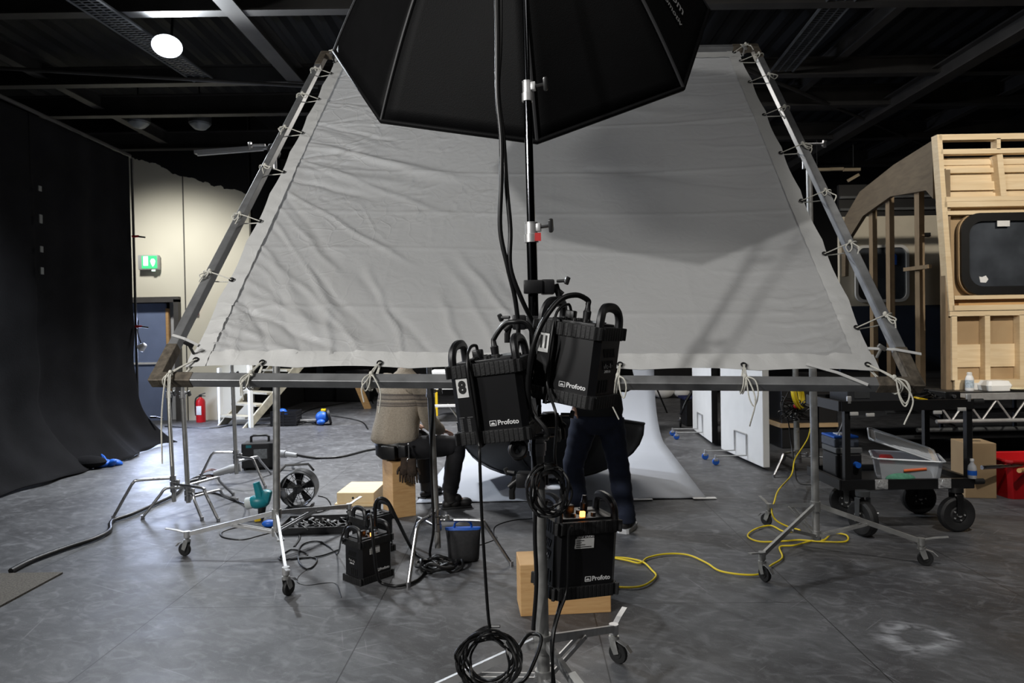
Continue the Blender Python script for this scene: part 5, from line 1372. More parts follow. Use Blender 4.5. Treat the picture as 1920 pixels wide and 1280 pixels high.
mb.build('guard_grille', m_black, t)
mb = MB()
for rr in (.04, .08, .12): mb.tube([Mf @ V((rr*math.cos(2*PI*i/24), rr*math.sin(2*PI*i/24), -.088)) for i in range(24)], .0025, n=5, closed=True)
for k_ in range(6): a = PI*k_/3+.2; mb.tube([Mf @ V((.02*math.cos(a), .02*math.sin(a), -.088)), Mf @ V((FR_*math.cos(a), FR_*math.sin(a), -.088))], .0025, n=5)
mb.build('rear_grille', m_black, t)
MB().tube([(-.17, 0, .17), (-.20, 0, .30), (-.12, .02, .385), (.08, .02, .39), (.13, .01, .33)], .012, n=6, rb=.006).build('carry_handle', m_black, t)
for s in (-1, 1): MB().tube([(s*.1, -.11, .012), (s*.1, .11, .012)], .012, n=6).build('foot', m_rubber, t)
g5 = G(612, 925)
cable([(g.x+.16, g.y+.12, .1), (g.x+.24, g.y+.1, .08), (g.x+.29, g.y+.05, .02), (g.x+.24, g.y-.08, .008), (g.x+.1, g.y-.14, .008)], .006, 'thin cable curling from the drum fan')
# blower
g = G(494, 972)
t = thing('leaf_blower', 'teal hand blower standing on its nozzle beside the left roller stand', 'blower', (g.x-.02, g.y, 0))
MB().sph((-.02, 0, .145), .075, (1.3, .8, .8)).build('fan_housing', m_teal, t)
MB().tube([(0, 0, .15), (-.01, 0, .22), (-.035, 0, .31)], [.045, .036, .028], n=10).build('handle', m_teal, t)
MB().cyl((.0, 0, .0), (.015, 0, .15), .024, .04).build('nozzle', m_plastic, t)
MB().box((.05, 0, .19), (.075, .07, .11), rot=(0, .25, 0), bev=.02).build('motor_cap', m_teal, t)
MB().cyl((-.12, 0, .13), (-.07, 0, .14), .05).build('inlet_ring', mat('pale_cap', (190, 196, 196), .5), t)
cable([(g.x-.14, g.y, .13), G(462, 945, .03), G(440, 938, .01), G(410, 926, .01), G(385, 922, .01), G(365, 925, .01)], .009, 'black cable running from the teal blower to the C stands')
MB().box(G(483, 978)+V((0, 0, .02)), (.05, .035, .03), rot=(0, 0, .5), bev=.006).top('yellow_tag', m_yellow, 'small yellow tag lying before the teal blower', 'tag', smooth=0)
MB().sph(G(505, 988)+V((0, 0, .03)), .05, (1.2, .8, .6)).top('blue_tape_roll', m_blue, 'small blue bundle at the base of the left roller stand', 'bundle')
# plug tray
a, b_ = G(585, 1000), G(645, 998)
t = thing('plug_tray', 'black tray full of plugs and adaptors behind the floor packs', 'power strip', ((a.x+b_.x)/2-.13, a.y+.16, 0), (0, 0, R(3)))
mb = MB().box((0, 0, .012), (.52, .36, .012)); 
for y in (-.18, .18): mb.box((0, y, .03), (.52, .012, .05))
for x in (-.26, .26): mb.box((x, 0, .03), (.012, .36, .05))
mb.build('tray', m_plastic, t, smooth=0)
rnd = random.Random(5)
for i in range(9):
    x, y = -.2+.05*i, rnd.uniform(-.1, .1)
    mb = MB().box((x, y, .05), (.035, .055, .045), rot=(rnd.uniform(-.3, .3), .2, rnd.uniform(-.7, .7)), bev=.01); mb.tube([(x, y-.02, .06), (x+.03, y-.07, .06), (x+.08, y-.1, .04)], .005, n=6, smooth=4); mb.build('plug', m_black, t)
# blue-trimmed bag
g = G(868, 1056)
t = thing('weight_bag', 'black mesh bag with blue trim and blue handle standing on the floor', 'bag', (g.x, g.y+.06, 0))
mb = MB(); ringloft(mb, [((0, 0, z), (1, 0, 0), (0, 1, 0), a_, b__, .02) for z, a_, b__ in ((.0, .09, .045), (.01, .105, .065), (.06, .108, .07), (.14, .112, .06), (.2, .118, .04), (.215, .12, .022))]); mb.build('bag_body', mat('black_mesh', (34, 34, 36), .8, var=.25, scale=60, bump=.4, bscale=260), t, smooth=70)
mb = MB(); ringloft(mb, [((0, 0, .21), (1, 0, 0), (0, 1, 0), .121, .026, 0), ((0, 0, .228), (1, 0, 0), (0, 1, 0), .122, .02, 0)]); mb.build('blue_trim', m_blue, t)
MB().tube([(-.06, 0, .22), (-.05, 0, .26), (0, 0, .278), (.05, 0, .26), (.06, 0, .22)], .008, n=6, smooth=4, rb=.014).build('carry_handle', m_blue, t)
# cables round the centre C stand and floor packs
cable([P(806, 700, 4.62), P(812, 760, 4.52), P(808, 840, 4.5), P(810, 920, 4.5), P(813, 990, 4.5), G(806, 1040, .06), G(820, 1058, .02)], .009, 'thick black cable hanging down along the centre C stand')
g = G(818, 1068)
coil((g.x+.02, g.y+.02, .035), (0, .02, 1), .13, .010, 4, 'loose coil of thick black cable at the base of the centre C stand', 'cable_coil', 12, .8, .05, tie_=False)
cable([P(703, 985, 4.35), P(706, 940, 4.3), P(725, 938, 4.3), P(745, 975, 4.35), G(775, 1032, .03), G(800, 1050, .02), G(830, 1058, .02)], .012, 'thick black cable arching from the rear floor pack to the coil')
cable([P(690, 985, 4.2), P(688, 970, 4.18), P(695, 968, 4.12), P(700, 1020, 4.08), G(706, 1072, .1), G(715, 1092, .012), G(745, 1098, .012), G(780, 1088, .012), G(800, 1066, .012), G(806, 1050, .02)], .010, 'black cable looping over the front floor pack to the coil')
cable([P(648, 985, 4.25), P(640, 1010, 4.25), G(633, 1038, .02), G(618, 1025, .008), G(595, 1014, .008), G(565, 1022, .008), G(560, 1050, .008), G(575, 1066, .008), G(590, 1058, .008), G(592, 1046, .008), G(560, 1044, .008), G(530, 1050, .008), G(525, 1044, .008), G(545, 1030, .008), G(570, 1035, .008), G(575, 1042, .008), G(545, 1048, .008), G(560, 1046, .008), G(600, 1042, .008), G(635, 1030, .008)], .006, 'thin black cable tangled on the floor left of the floor packs')
cable([G(592, 1058), G(565, 1075), G(557, 1090), G(575, 1097), G(610, 1093), G(630, 1095), G(640, 1120)], .004, 'thin dark cable trailing on the floor below the tangle')
cable([G(500, 990), G(465, 988), G(440, 990), G(416, 998), G(420, 1008), G(455, 1012), G(488, 1004), G(515, 998), G(552, 996), G(562, 1008), G(552, 1025)], .010, 'black cable loop lying under the left roller stand')
cable([G(20, 1070, .02), G(60, 1050, .02), G(120, 1028, .02), G(175, 1010, .02), G(205, 995, .02), G(207, 982, .02), G(215, 974, .02), G(250, 962, .02), G(300, 940, .02), G(330, 925, .02), G(350, 905, .02), G(385, 895, .02)], .018, 'thick black cable snaking over the left floor to the paired C stands')
cable([G(310, 800), G(350, 802), G(400, 803), G(440, 797), G(480, 797), G(510, 796)], .02, 'dark cable lying along the foot of the cream wall')
cable([G(622, 780), G(655, 785), G(680, 792), G(690, 805)], .014, 'dark cable running right from the blue power saw')
cable([G(560, 778), G(590, 766), G(640, 757), G(690, 748), G(700, 757)], .016, 'dark cable crossing the far floor behind the power saw')
cable([G(1000, 972), G(960, 976), G(930, 986), G(925, 1000), G(930, 1010), G(900, 1022)], .007, 'black cable behind the black mesh bag')
# left corner
MB().box((-4.5, 3.3, .006), (3.0, 2.4, .012)).top('floor_mat', mat('speckled_mat', (92, 88, 82), .95, var=.45, scale=90, bump=.4, bscale=180), 'speckled grey brown carpet mat on the floor in the lower left corner', 'mat', smooth=0)
g = G(198, 874)
mb = MB()
for i in range(7): mb.sph((g.x+rnd.uniform(-.12, .12), g.y+rnd.uniform(-.05, .08), .04), .06, (1.4, .8, .6), rot=(rnd.uniform(-.4, .4), rnd.uniform(-.5, .5), rnd.uniform(0, 3)))
mb.tube([(g.x, g.y, .05), (g.x-.03, g.y, .12), (g.x-.05, g.y, .15)], [.03, .02, .006], n=6)
mb.top('blue_cloth', m_blue, 'crumpled bright blue cloth on the floor at the drape\'s foot', 'cloth')
g = G(165, 880)
mb = MB(); mb.sph((g.x-.05, g.y+.05, .08), .14, (1.7, 1, .55)); mb.sph((g.x-.3, g.y-.1, .07), .14, (1.6, 1, .5)); mb.top('sandbag', m_fabric, 'black sandbag holding down the drape beside the blue cloth', 'sandbag')

# ================================================================== right side: cable stand and yellow cable
q = P(1495, 860, 7.3)
t = c_stand('grey stand hung with tangled cables behind the right roller stand', (q.x, 7.3), [(q.x-.35, 7.05), (q.x+.4, 7.1), (q.x, 7.8)], .22, 2.4, lean=(-.01, 0), r=.03)
rnd = random.Random(9); c = P(1488, 765, 7.2); mb = MB()
for k_ in range(9):
    pts = [c+V((rnd.uniform(-.19, .14), rnd.uniform(-.12, -.03), rnd.uniform(-.13, .12))) for _ in range(6)]
    mb.tube(pts, .006, n=5, smooth=5)
mb.top('cable_tangle', m_cable, 'tangle of thin dark cables hanging on the grey stand', 'cable')
MB().sph(c+V((-.03, -.14, .04)), .028).top('red_plug', m_red, 'small red plug among the tangled cables', 'plug')
mb = MB(); c = P(1484, 738, 7.2)
for k_ in range(5): torus(mb, c+V((.0+.012*k_, -.10, .0)), (.8, -.6, .2), .13+.01*(k_ % 3), .008, 18, 5)
mb.top('yellow_cable_coil', m_ycable, 'coil of yellow cable hung on the grey stand', 'cable')
cable([P(1522, 790, 7.2), P(1515, 820, 7.2), P(1502, 842, 7.2), P(1490, 862, 7.0), P(1484, 890, 6.6), P(1460, 918, 5.9), P(1452, 940, 5.4), P(1447, 957, 5.25), G(1455, 975, .07), G(1480, 988, .02), G(1500, 994, .012), G(1470, 996, .012), G(1445, 985, .012), G(1415, 992, .012), G(1402, 1005, .012), G(1425, 1015, .012), G(1470, 1014, .012), G(1500, 1012, .012), G(1540, 1015, .012), G(1585, 1015, .012), G(1587, 1003, .012), G(1560, 1000, .012), G(1545, 1012, .012), G(1520, 1014, .012), G(1490, 1022, .012), G(1462, 1025, .012), G(1467, 1045, .012), G(1445, 1060, .012), G(1428, 1075, .012), G(1395, 1077, .012), G(1350, 1070, .012), G(1325, 1055, .012), G(1290, 1040, .012), G(1250, 1038, .012), G(1215, 1045, .012), G(1200, 1055, .012), G(1175, 1050, .012), G(1150, 1045, .012), G(1175, 1046, .012), G(1205, 1053, .012), G(1222, 1068, .012), G(1230, 1080, .012), G(1210, 1096, .012), G(1180, 1101, .012), G(1130, 1098, .012)], .0064, 'long yellow cable winding over the floor from the grey stand', m_ycable, smooth=5)
cable([P(1478, 735, 7.1), P(1468, 760, 7.1), P(1478, 790, 7.1), P(1484, 835, 7.1), P(1490, 880, 6.9), P(1498, 905, 6.5), P(1530, 908, 6.3)], .007, 'thin black cable hanging in front of the grey stand')
t = thing('flight_case', 'black flight case standing behind the grey stand with tangled cables', 'case', (P(1500, 800, 9.0).x, 9.0, 0))
MB().box((0, 0, .42), (.72, .6, .84), bev=.015).build('case_body', m_plastic, t, smooth=0); MB().box((0, -.305, .55), (.7, .01, .03)).build('case_rail', m_tray, t, smooth=0); MB().box((-.03, -.02, .30), (.74, .66, .05)).build('wooden_skid', m_mdf, t, smooth=0)

# ================================================================== black equipment cart
CX, CY = 2.93, 5.36; CW, CD = .98, .56; CZ0, CZ1 = .375, .965
def cw(x, y, z): return V((CX+x, CY+y, z))
t = thing('equipment_cart', 'black metal two tier equipment cart on fat black tyres', 'cart', (CX, CY, 0), world=True)
for z, nm in ((CZ0, 'lower_shelf'), (CZ1, 'upper_shelf')):
    mb = MB(); h = .075
    for y in (-CD/2, CD/2): mb.box(cw(0, y, z-.01), (CW, .03, h))
    for x in (-CW/2, CW/2): mb.box(cw(x, 0, z-.01), (.03, CD, h))
    mb.box(cw(0, 0, z-.02), (CW, CD, .012)); mb.build(nm, m_black, t, smooth=0)
mb = MB()
for i in range(24): mb.box(cw(-CW/2+.04+i*(CW-.08)/23, 0, CZ1-.006), (.008, CD-.05, .006))
for i in range(10): mb.box(cw(0, -CD/2+.04+i*(CD-.08)/9, CZ1-.006), (CW-.05, .008, .006))
mb.build('shelf_mesh', m_rubber, t, smooth=0)
for sx in (-1, 1):
    for sy in (-1, 1):
        x0 = sx*(CW/2-.05) if sx < 0 else CW/2-.02
        MB().box(cw(x0, sy*(CD/2-.02), (CZ0+CZ1)/2), (.042, .042, CZ1-CZ0)).build('upright', m_black, t, smooth=0)
for x, z in ((-.40, CZ1-.065), (-.28, CZ1-.075), (.22, CZ1-.065), (.40, CZ1-.045)):
    MB().box(cw(x, -CD/2-.02, z), (.062, .012, .026), bev=.003).build('metal_catch', mat('pale_zinc', (205, 204, 200), .4, .2), t)
for x in (-.20, .27):
    mb = MB().box(cw(x, -CD/2-.018, CZ0-.005), (.095, .008, .075), bev=.003)
    mb.box(cw(x, -CD/2-.026, CZ0-.005), (.06, .010, .05), rot=(0, .3, 0), bev=.003); mb.build('buckle', mat('bright_buckle', (200, 200, 200), .3, .5, var=.3, scale=60), t)
for z in (CZ0-.005, CZ1+.005):
    MB().cyl(cw(CW/2, -CD/2+.03, z), cw(CW/2+.10, -CD/2+.03, z), .022).build('handle_knob', m_rubber, t)
for x in (-.43, .46): MB().box(cw(x, -CD/2-.005, CZ1+.035), (.035, .02, .06), bev=.006).build('corner_fitting', m_alu, t)
WR_ = .132
for (px, py, yw, sw) in ((1793, 996, 0, 1), (1722, 962, 0.15, 1), (1618, 1004, 1.3, 0), (1588, 968, .5, 0)):
    g = G(px, py); c = V((g.x, g.y, WR_)); w = V((math.sin(yw)*-1, -math.cos(yw), 0)); w = V((-math.sin(yw), -math.cos(yw), 0))
    Mq = Matrix.Translation(c) @ w.to_track_quat('Z', 'Y').to_matrix().to_4x4()
    f = MB()
    for s in (-1, 1): f.tube([c+w*.05*s, c+w*.05*s+V((0, 0, .15)), c+V((0, 0, .175))], [.022, .028, .03], n=6, rb=.004, up0=(w.y, -w.x, 0))
    f.cyl(c+V((0, 0, .165)), V((c.x, c.y, CZ0-.04)), .05)
    o = f.build('swivel_fork', m_black if sw else m_tray, t)
    wh = MB().lathe([(0, -.03), (.05, -.034), (.06, -.028), (.085, -.036), (.115, -.036), (.130, -.022), (WR_, 0), (.130, .022), (.115, .036), (.085, .036), (.06, .028), (.05, .034), (0, .03)], Mq, 32).build('tyre', m_rubber, o)
    mb = MB()
    for i in range(5): mb.cyl(Mq @ V((.04*math.cos(i*2*PI/5), .04*math.sin(i*2*PI/5), .030)), Mq @ V((.04*math.cos(i*2*PI/5), .04*math.sin(i*2*PI/5), .042)), .006, n=8)
    mb.cyl(Mq @ V((0, 0, .03)), Mq @ V((0, 0, .05)), .014); mb.build('hub_nuts', m_alu, o)
MB().cyl(cw(-.28, -CD/2-.03, .16), cw(-.24, -CD/2-.05, .16), .014).build('brake_pedal', m_chrome, t)
# on the lower shelf
S0 = CZ0-.014
m_clear = mat('clear_plastic', (228, 232, 238), .22, alpha=.48, spec=.6)
BX, BY = .15, -.005
t = thing('storage_box', 'clear plastic storage box with an orange tool in it on the cart\'s lower shelf', 'storage box', cw(BX, BY, S0), (0, 0, R(-24)))
mb = MB(); W, D, H = .46, .36, .16
def rr(w, d, c=.03): return pack_plan(w, d, c)
A = rr(W*.9, D*.88); B = rr(W, D)
va = [mb.bm.verts.new((x, y, .002)) for x, y in A]; vb = [mb.bm.verts.new((x, y, H)) for x, y in B]
for k_ in range(8): mb.bm.faces.new((va[k_], va[(k_+1) % 8], vb[(k_+1) % 8], vb[k_]))
mb.bm.faces.new(va[::-1]); mb.build('tub', m_clear, t, smooth=0, solid=.004)
mb = MB(); q = [V((x*1.0, y*1.0, H)) for x, y in rr(W+.02, D+.02)]; mb.tube(q, .009, n=6, closed=True); mb.build('rim', mat('milky_plastic', (205, 210, 216), .35), t)
MB().box((.0, .0, .035), (.33, .24, .06), bev=.02).build('contents', mat('mixed_dark_contents', (50, 56, 70), .7, var=.7, scale=18), t)
MB().cyl((-.03, -.166, .075), (.12, -.166, .10), .013).build('orange_tool', mat('orange_plastic', (240, 110, 50), .5), t)
MB().box((-.13, .02, .12), (.1, .2, .06), bev=.02).build('red_cloth', m_red, t)
lid = thing('box_lid', 'ribbed clear plastic lid lying tilted on the storage box', 'lid', cw(BX-.015, BY+.03, S0+H+.085), (R(6), R(19), R(-24)))
mb = MB().box((0, 0, 0), (W+.03, D+.03, .010), bev=.003); mb.build('lid_panel', mat('clear_lid', (232, 236, 242), .12, alpha=.6, spec=.9), lid, smooth=0)
mb = MB()
for i in range(9): mb.box((0, -D/2+.03+i*.033, .008), (W*.86, .014, .010), bev=.003)
mb.tube([V((x, y, .004)) for x, y in rr(W+.03, D+.03)], .008, n=6, closed=True); mb.build('lid_ribs', MATS['milky_plastic'], lid)
p = cw(-.36, -.02, S0)
t = thing('power_station', 'grey and black battery case on the cart\'s lower shelf with a blue knob', 'battery', p)
MB().box((0, 0, .105), (.20, .24, .21), bev=.014).build('case_body', m_plastic, t, smooth=0); MB().box((0, 0, .235), (.205, .245, .045), bev=.008).build('grey_top', mat('mid_grey_plastic', (88, 90, 92), .5), t, smooth=0)
MB().cyl((.05, -.12, .13), (.05, -.16, .13), .022).build('blue_knob', m_blue, t)
p = cw(-.37, -.01, S0+.2575)
t = thing('organiser_case', 'grey case with a blue lid on the battery case', 'case', p)
MB().box((0, 0, .035), (.19, .23, .07), bev=.01).build('case_body', mat('slate_plastic', (70, 76, 88), .5, var=.2, scale=40), t, smooth=0); MB().box((0, 0, .078), (.19, .22, .016), bev=.005).build('lid', m_blue, t, smooth=0); MB().box((-.0, -.02, .09), (.07, .12, .01), bev=.003).build('white_tag', m_label, t, smooth=0)
p = cw(CW/2-.02, -CD/2+.035, S0+.03)
t = thing('water_bottle', 'small clear bottle with blue label on the cart\'s lower right corner', 'bottle', cw(CW/2-.01, -CD/2-.01, CZ0+.028))
MB().lathe([(0, 0), (.028, 0), (.031, .01), (.031, .07), (.026, .095), (.012, .115), (.012, .13), (0, .13)], n=18).build('bottle_body', m_clear, t); MB().lathe([(.0315, .025), (.0315, .06)], n=18).build('label_band', m_blue, t); MB().cyl((0, 0, .128), (0, 0, .145), .014).build('cap', m_print, t)
MB().sph(cw(-.02, -CD/2+.05, S0+.035), .075, (1.5, .6, .55)).top('green_cloth', mat('mint_cloth', (90, 150, 125), .9, var=.2, scale=30, bump=.4), 'pale green crumpled cloth at the front of the cart\'s lower shelf', 'cloth')
# on the upper shelf
S1 = CZ1-.002
t = thing('laptop_case', 'dark grey flat case on the cart\'s upper shelf under the sheet\'s corner', 'case', cw(-.14, .05, S1)); MB().box((0, 0, .055), (.42, .3, .11), bev=.008).build('case_body', mat('graphite_case', (46, 47, 50), .5), t, smooth=0); MB().box((-.1, -.152, .06), (.12, .004, .06)).build('vent_panel', m_tray, t, smooth=0)
t = thing('cable_heap', 'heap of dark cables on the right of the cart\'s upper shelf', 'cable', cw(.28, 0, S1), world=True)
mb = MB(); rnd = random.Random(21)
for k_ in range(8): mb.tube([cw(.22+rnd.uniform(-.15, .2), rnd.uniform(-.18, .16), S1+.01+rnd.uniform(0, .07)) for _ in range(6)], .006, n=5, smooth=5)
mb.build('winding', m_cable, t)
MB().box(cw(.2, -.1, S1+.03), (.12, .09, .05), rot=(.2, .1, .4), bev=.01).build('black_adaptor', m_black, t)
MB().box(cw(.18, -.16, S1+.025), (.09, .05, .016), rot=(.1, .2, .3), bev=.004).top('yellow_card', m_yellow, 'small yellow card among the cables on the cart', 'card', smooth=0)
t = thing('junction_box', 'dark connector box at the right end of the cart\'s upper shelf', 'box', cw(.40, -.05, S1)); MB().box((0, 0, .04), (.12, .3, .08), bev=.008).build('box_body', m_black, t, smooth=0); MB().cyl((0, -.15, .045), (0, -.17, .045), .014).build('socket', m_chrome, t)
cable([P(1583, 755, 5.2), P(1580, 790, 5.25), P(1570, 815, 5.3), P(1558, 830, 5.35)], .004, 'thin pale cable hanging at the cart\'s left end', m_label)

# tall box, crate, pole
g = G(1847, 934)
apple_box('tall pale fibreboard box with a slot in its top beside the red crate', (g.x-.01, g.y+.14, 0), R(-9), (.255, .27, .49), m_mdf, holes=False, slot_top=True)
g = G(1884, 936)
t = thing('red_crate', 'bright red plastic crate at the photo\'s right edge', 'crate', (g.x+.30, g.y+.17, 0))
mb = MB(); A = rr(.50, .34); B = rr(.58, .42)
va = [mb.bm.verts.new((x, y, .003)) for x, y in A]; vb = [mb.bm.verts.new((x, y, .34)) for x, y in B]
for k_ in range(8): mb.bm.faces.new((va[k_], va[(k_+1) % 8], vb[(k_+1) % 8], vb[k_]))
mb.bm.faces.new(va[::-1]); mb.build('tub', m_red, t, smooth=0, solid=.006)
MB().tube([V((x, y, .34)) for x, y in rr(.60, .44)], .014, n=6, closed=True).build('rim', m_red, t)
t = thing('metal_rod', 'shiny metal pole lying across the red crate', 'pole', P(1843, 876, 5.95), world=True)
a, b_ = P(1841, 876, 5.90), V((g.x+.62, g.y+.12, .372)); b_ = P(1990, 868, 6.05)
MB().cyl(a, b_, .014).build('tube', m_chrome, t); MB().cyl(a+(b_-a)*-.0, a+(b_-a)*.25, .018).build('sleeve', m_chrome, t)
t = thing('broom_handle', 'wooden handle end lying in the red crate', 'handle', P(1912, 882, 5.85), world=True); MB().cyl(P(1911, 882, 5.85), P(2010, 868, 6.3), .02).build('shaft', m_ply3, t)

# ================================================================== staging deck with truss edge
DZ = .865; DY = 6.9
t = thing('staging_deck', 'raised black staging deck with a silver truss edge on the right', 'stage', (6.0, DY, 0), world=True)
x0, x1 = P(1752, 740, DY).x, 7.6
MB().box(((x0+x1)/2, DY+1.75, DZ-.03), (x1-x0, 3.5, .06)).build('deck_board', m_black, t, smooth=0)
mb = MB().box(((x0+x1)/2, DY-.03, DZ-.045), (x1-x0, .05, .065)); mb.build('edge_beam', m_alu, t, smooth=0)
mb = MB(); mb.cyl((x0, DY-.03, DZ-.29), (x1, DY-.03, DZ-.29), .02); mb.build('truss_chord', m_alu, t)
n = 11
for i in range(n):
    xa = x0+(x1-x0)*i/n; xb = x0+(x1-x0)*(i+1)/n; xm = (xa+xb)/2
    mb = MB(); mb.cyl((xa, DY-.03, DZ-.08), (xm, DY-.03, DZ-.29), .01, n=8); mb.cyl((xm, DY-.03, DZ-.29), (xb, DY-.03, DZ-.08), .01, n=8); mb.build('truss_brace', m_alu, t)
for xx in (P(1822, 800, DY).x, 6.4, 7.5):
    for yy in (DY+.04, DY+3.3): MB().cyl((xx, yy, 0), (xx, yy, DZ-.06), .03).build('leg', m_tray, t)
for z, yy in ((.44, DY+.3), (.56, DY+.9), (.3, DY+.7)):
    MB().cyl((x0-.0, yy, z), (x1, yy, z), .024).build('cross_rail', m_tray, t)
MB().cyl((P(1660, 770, DY+1).x, DY+1, .75), (P(1790, 820, DY+.6).x, DY+.6, .42), .024).build('diagonal_rail', m_tray, t)
# items on the deck edge
p = P(1818, 741, DY+.14); p.z = DZ
t = thing('spray_bottle', 'white bottle with a screw cap standing on the staging edge', 'bottle', p); MB().lathe([(0, 0), (.036, 0), (.039, .01), (.039, .125), (.03, .15), (.022, .16), (.022, .165)], n=20).build('bottle_body', m_print, t); MB().lathe([(.024, .16), (.024, .185), (.018, .19), (0, .19)], n=16).build('cap', m_label, t); MB().lathe([(.0395, .03), (.0395, .11)], n=20).build('label_band', mat('pale_blue_label', (170, 184, 196), .6, var=.3, scale=60), t)
p = P(1865, 744, DY+.14); p.z = DZ
t = thing('takeaway_box', 'white foam takeaway box on the staging edge', 'food box', p)
MB().prism(rr(.22, .18, .02), 0, .05, taper=1.12).build('base', m_white, t, smooth=0); MB().prism(rr(.25, .205, .02), .051, .10, taper=.8).build('lid', m_white, t, smooth=0)
p = P(1834, 742, DY+.2); p.z = DZ
MB().prism(rr(.12, .12, .02), p.z, p.z+.07, Matrix.Translation((p.x, p.y+.08, 0))).top('carton', m_label, 'small white carton between the white bottle and the takeaway box', 'carton', smooth=0)
p = P(1903, 746, DY+.1); p.z = DZ
MB().lathe([(0, .002), (.07, .002), (.11, .02), (.108, .024), (.068, .008), (0, .008)], Matrix.Translation(p), 24).top('paper_plate', mat('cream_plate', (225, 214, 180), .6), 'cream paper plate on the staging edge at the photo\'s right', 'plate')

# ================================================================== timber set: carriage side with a window
SY = 7.15; XA, XB = P(1757, 250, SY).x, 6.75
ZT = P(1757, 252, SY).z; ZM = P(1767, 378, SY).z; ZL = P(1781, 583, SY).z
def sxl(z):
    """left edge leans in towards the top"""
    zs = [DZ, ZL, ZM, ZT]; xs = [P(1787, 725, SY).x, P(1781, 583, SY).x, P(1766, 378, SY).x, XA]
    return float(np.interp(z, zs, xs))
def syl(z): return SY+0.0*(z-DZ)
t = thing('timber_set_wall', 'unfinished pine carriage side wall with a big rounded window', 'set wall', ((XA+XB)/2, SY, DZ), world=True)
def bar(name, a, b_, w=.05, dp=.09, m_=m_pine):
    """timber from a to b (x, z), width w in the wall plane"""
    ax_, az_ = a; bx_, bz_ = b_; d = V((bx_-ax_, 0, bz_-az_)); L_ = d.length; ang = -math.atan2(bz_-az_, bx_-ax_)
    return MB().box(((ax_+bx_)/2, SY+dp/2, (az_+bz_)/2), (L_, dp, w), rot=(0, ang, 0)).build(name, m_, t, smooth=0)
def zpx(py, px=1840): return P(px, py, SY).z
# lower panel
bar('rail', (sxl(DZ)+.02, DZ+.05), (XB, DZ+.05), .10); bar('rail', (sxl(ZL), ZL-.03), (XB, ZL-.03), .05)
for px in (1790, 1852, 1917, 1985, 2050): x = P(px, 650, SY).x; bar('stud', (x+.0, DZ+.1), (x+.0, ZL-.05), .055)
zz = zpx(667)
MB().box(((sxl(DZ)+XB)/2+.03, SY+.085, zz), (XB-sxl(DZ)-.08, .02, .24)).build('middle_board', m_pine, t, smooth=0)
MB().box(((sxl(DZ)+XB)/2+.03, SY+.105, (DZ+ZL)/2), (XB-sxl(DZ)-.06, .02, ZL-DZ)).build('backing_board', m_mdf, t, smooth=0)
# window panel
bar('stud', (sxl(ZL)+.025, ZL), (sxl(ZM)+.025, ZM), .055, .10)
bar('rail', (sxl(ZL)+.03, ZL+.03), (XB, ZL+.03), .055); bar('rail', (sxl(ZL)+.05, zpx(557)), (XB, zpx(557)), .04)
bar('rail', (sxl(ZM)+.03, ZM-.03), (XB, ZM-.03), .055); bar('rail', (sxl(ZM)+.05, zpx(398)), (XB, zpx(398)), .04)
MB().box(((sxl(ZL)+XB)/2+.05, SY+.11, (ZL+ZM)/2), (XB-sxl(ZL)-.02, .02, ZM-ZL)).build('backing_board', m_mdf, t, smooth=0)
MB().box(((sxl(ZL)+XB)/2+.05, SY+.06, zpx(570)), (XB-sxl(ZL)-.1, .1, .03)).build('sill_board', m_ply, t, smooth=0)
wl, wt, wb = P(1802, 470, SY).x, zpx(399), zpx(552); ww = 1.12
def rrect(w, h, r, n=8):
    o = []
    for cx_, cz_, a0 in ((w/2-r, h/2-r, 0), (-w/2+r, h/2-r, PI/2), (-w/2+r, -h/2+r, PI), (w/2-r, -h/2+r, 3*PI/2)):
        for k_ in range(n+1): a = a0+PI/2*k_/n; o.append((cx_+r*math.cos(a), cz_+r*math.sin(a)))
    return o
wc = V((wl+ww/2, SY+.045, (wt+wb)/2)); wh = wt-wb
TM = text_M(wc, (0, -1, 0))
def frame_ring(mb, M, w, h, r, bw, z0, z1):
    A = rrect(w, h, r); B = rrect(w-2*bw, h-2*bw, max(.01, r-bw*.6)); n = len(A)
    rows = [[mb.bm.verts.new(M @ V((x, y, z))) for x, y in pl] for pl, z in ((A, z0), (A, z1), (B, z1), (B, z0))]
    for i in range(4):
        P0, P1 = rows[i], rows[(i+1) % 4]
        for k_ in range(n): mb.bm.faces.new((P0[k_], P0[(k_+1) % n], P1[(k_+1) % n], P1[k_]))
    return mb
wf = frame_ring(MB(), TM, ww, wh, .20, .085, 0, .05).build('window_frame', m_black, t, smooth=30)
frame_ring(MB(), TM, ww+.022, wh+.02, .205, .02, -.01, .02).build('plywood_ring', m_mdf, t, smooth=30)
MB().prism(rrect(ww-.15, wh-.15, .15), .0, .010, TM).build('window_pane', mat('smoked_glass', (62, 66, 72), .10, spec=.9, var=.4, scale=2.5), wf, smooth=0)
MB().box(wc+V((-.12, -.052, wh/2-.115)), (.13, .004, .06)).build('paper_label', m_label, wf, smooth=0)
MB().prism([(-.04, -.03), (.02, -.035), (.045, 0), (.02, .04), (-.02, .025), (-.05, .03)], .0, .002, text_M(wc+V((-.30, -.012, -wh/2+.16)), (0, -1, 0))).build('torn_sticker', m_print, wf, smooth=0)
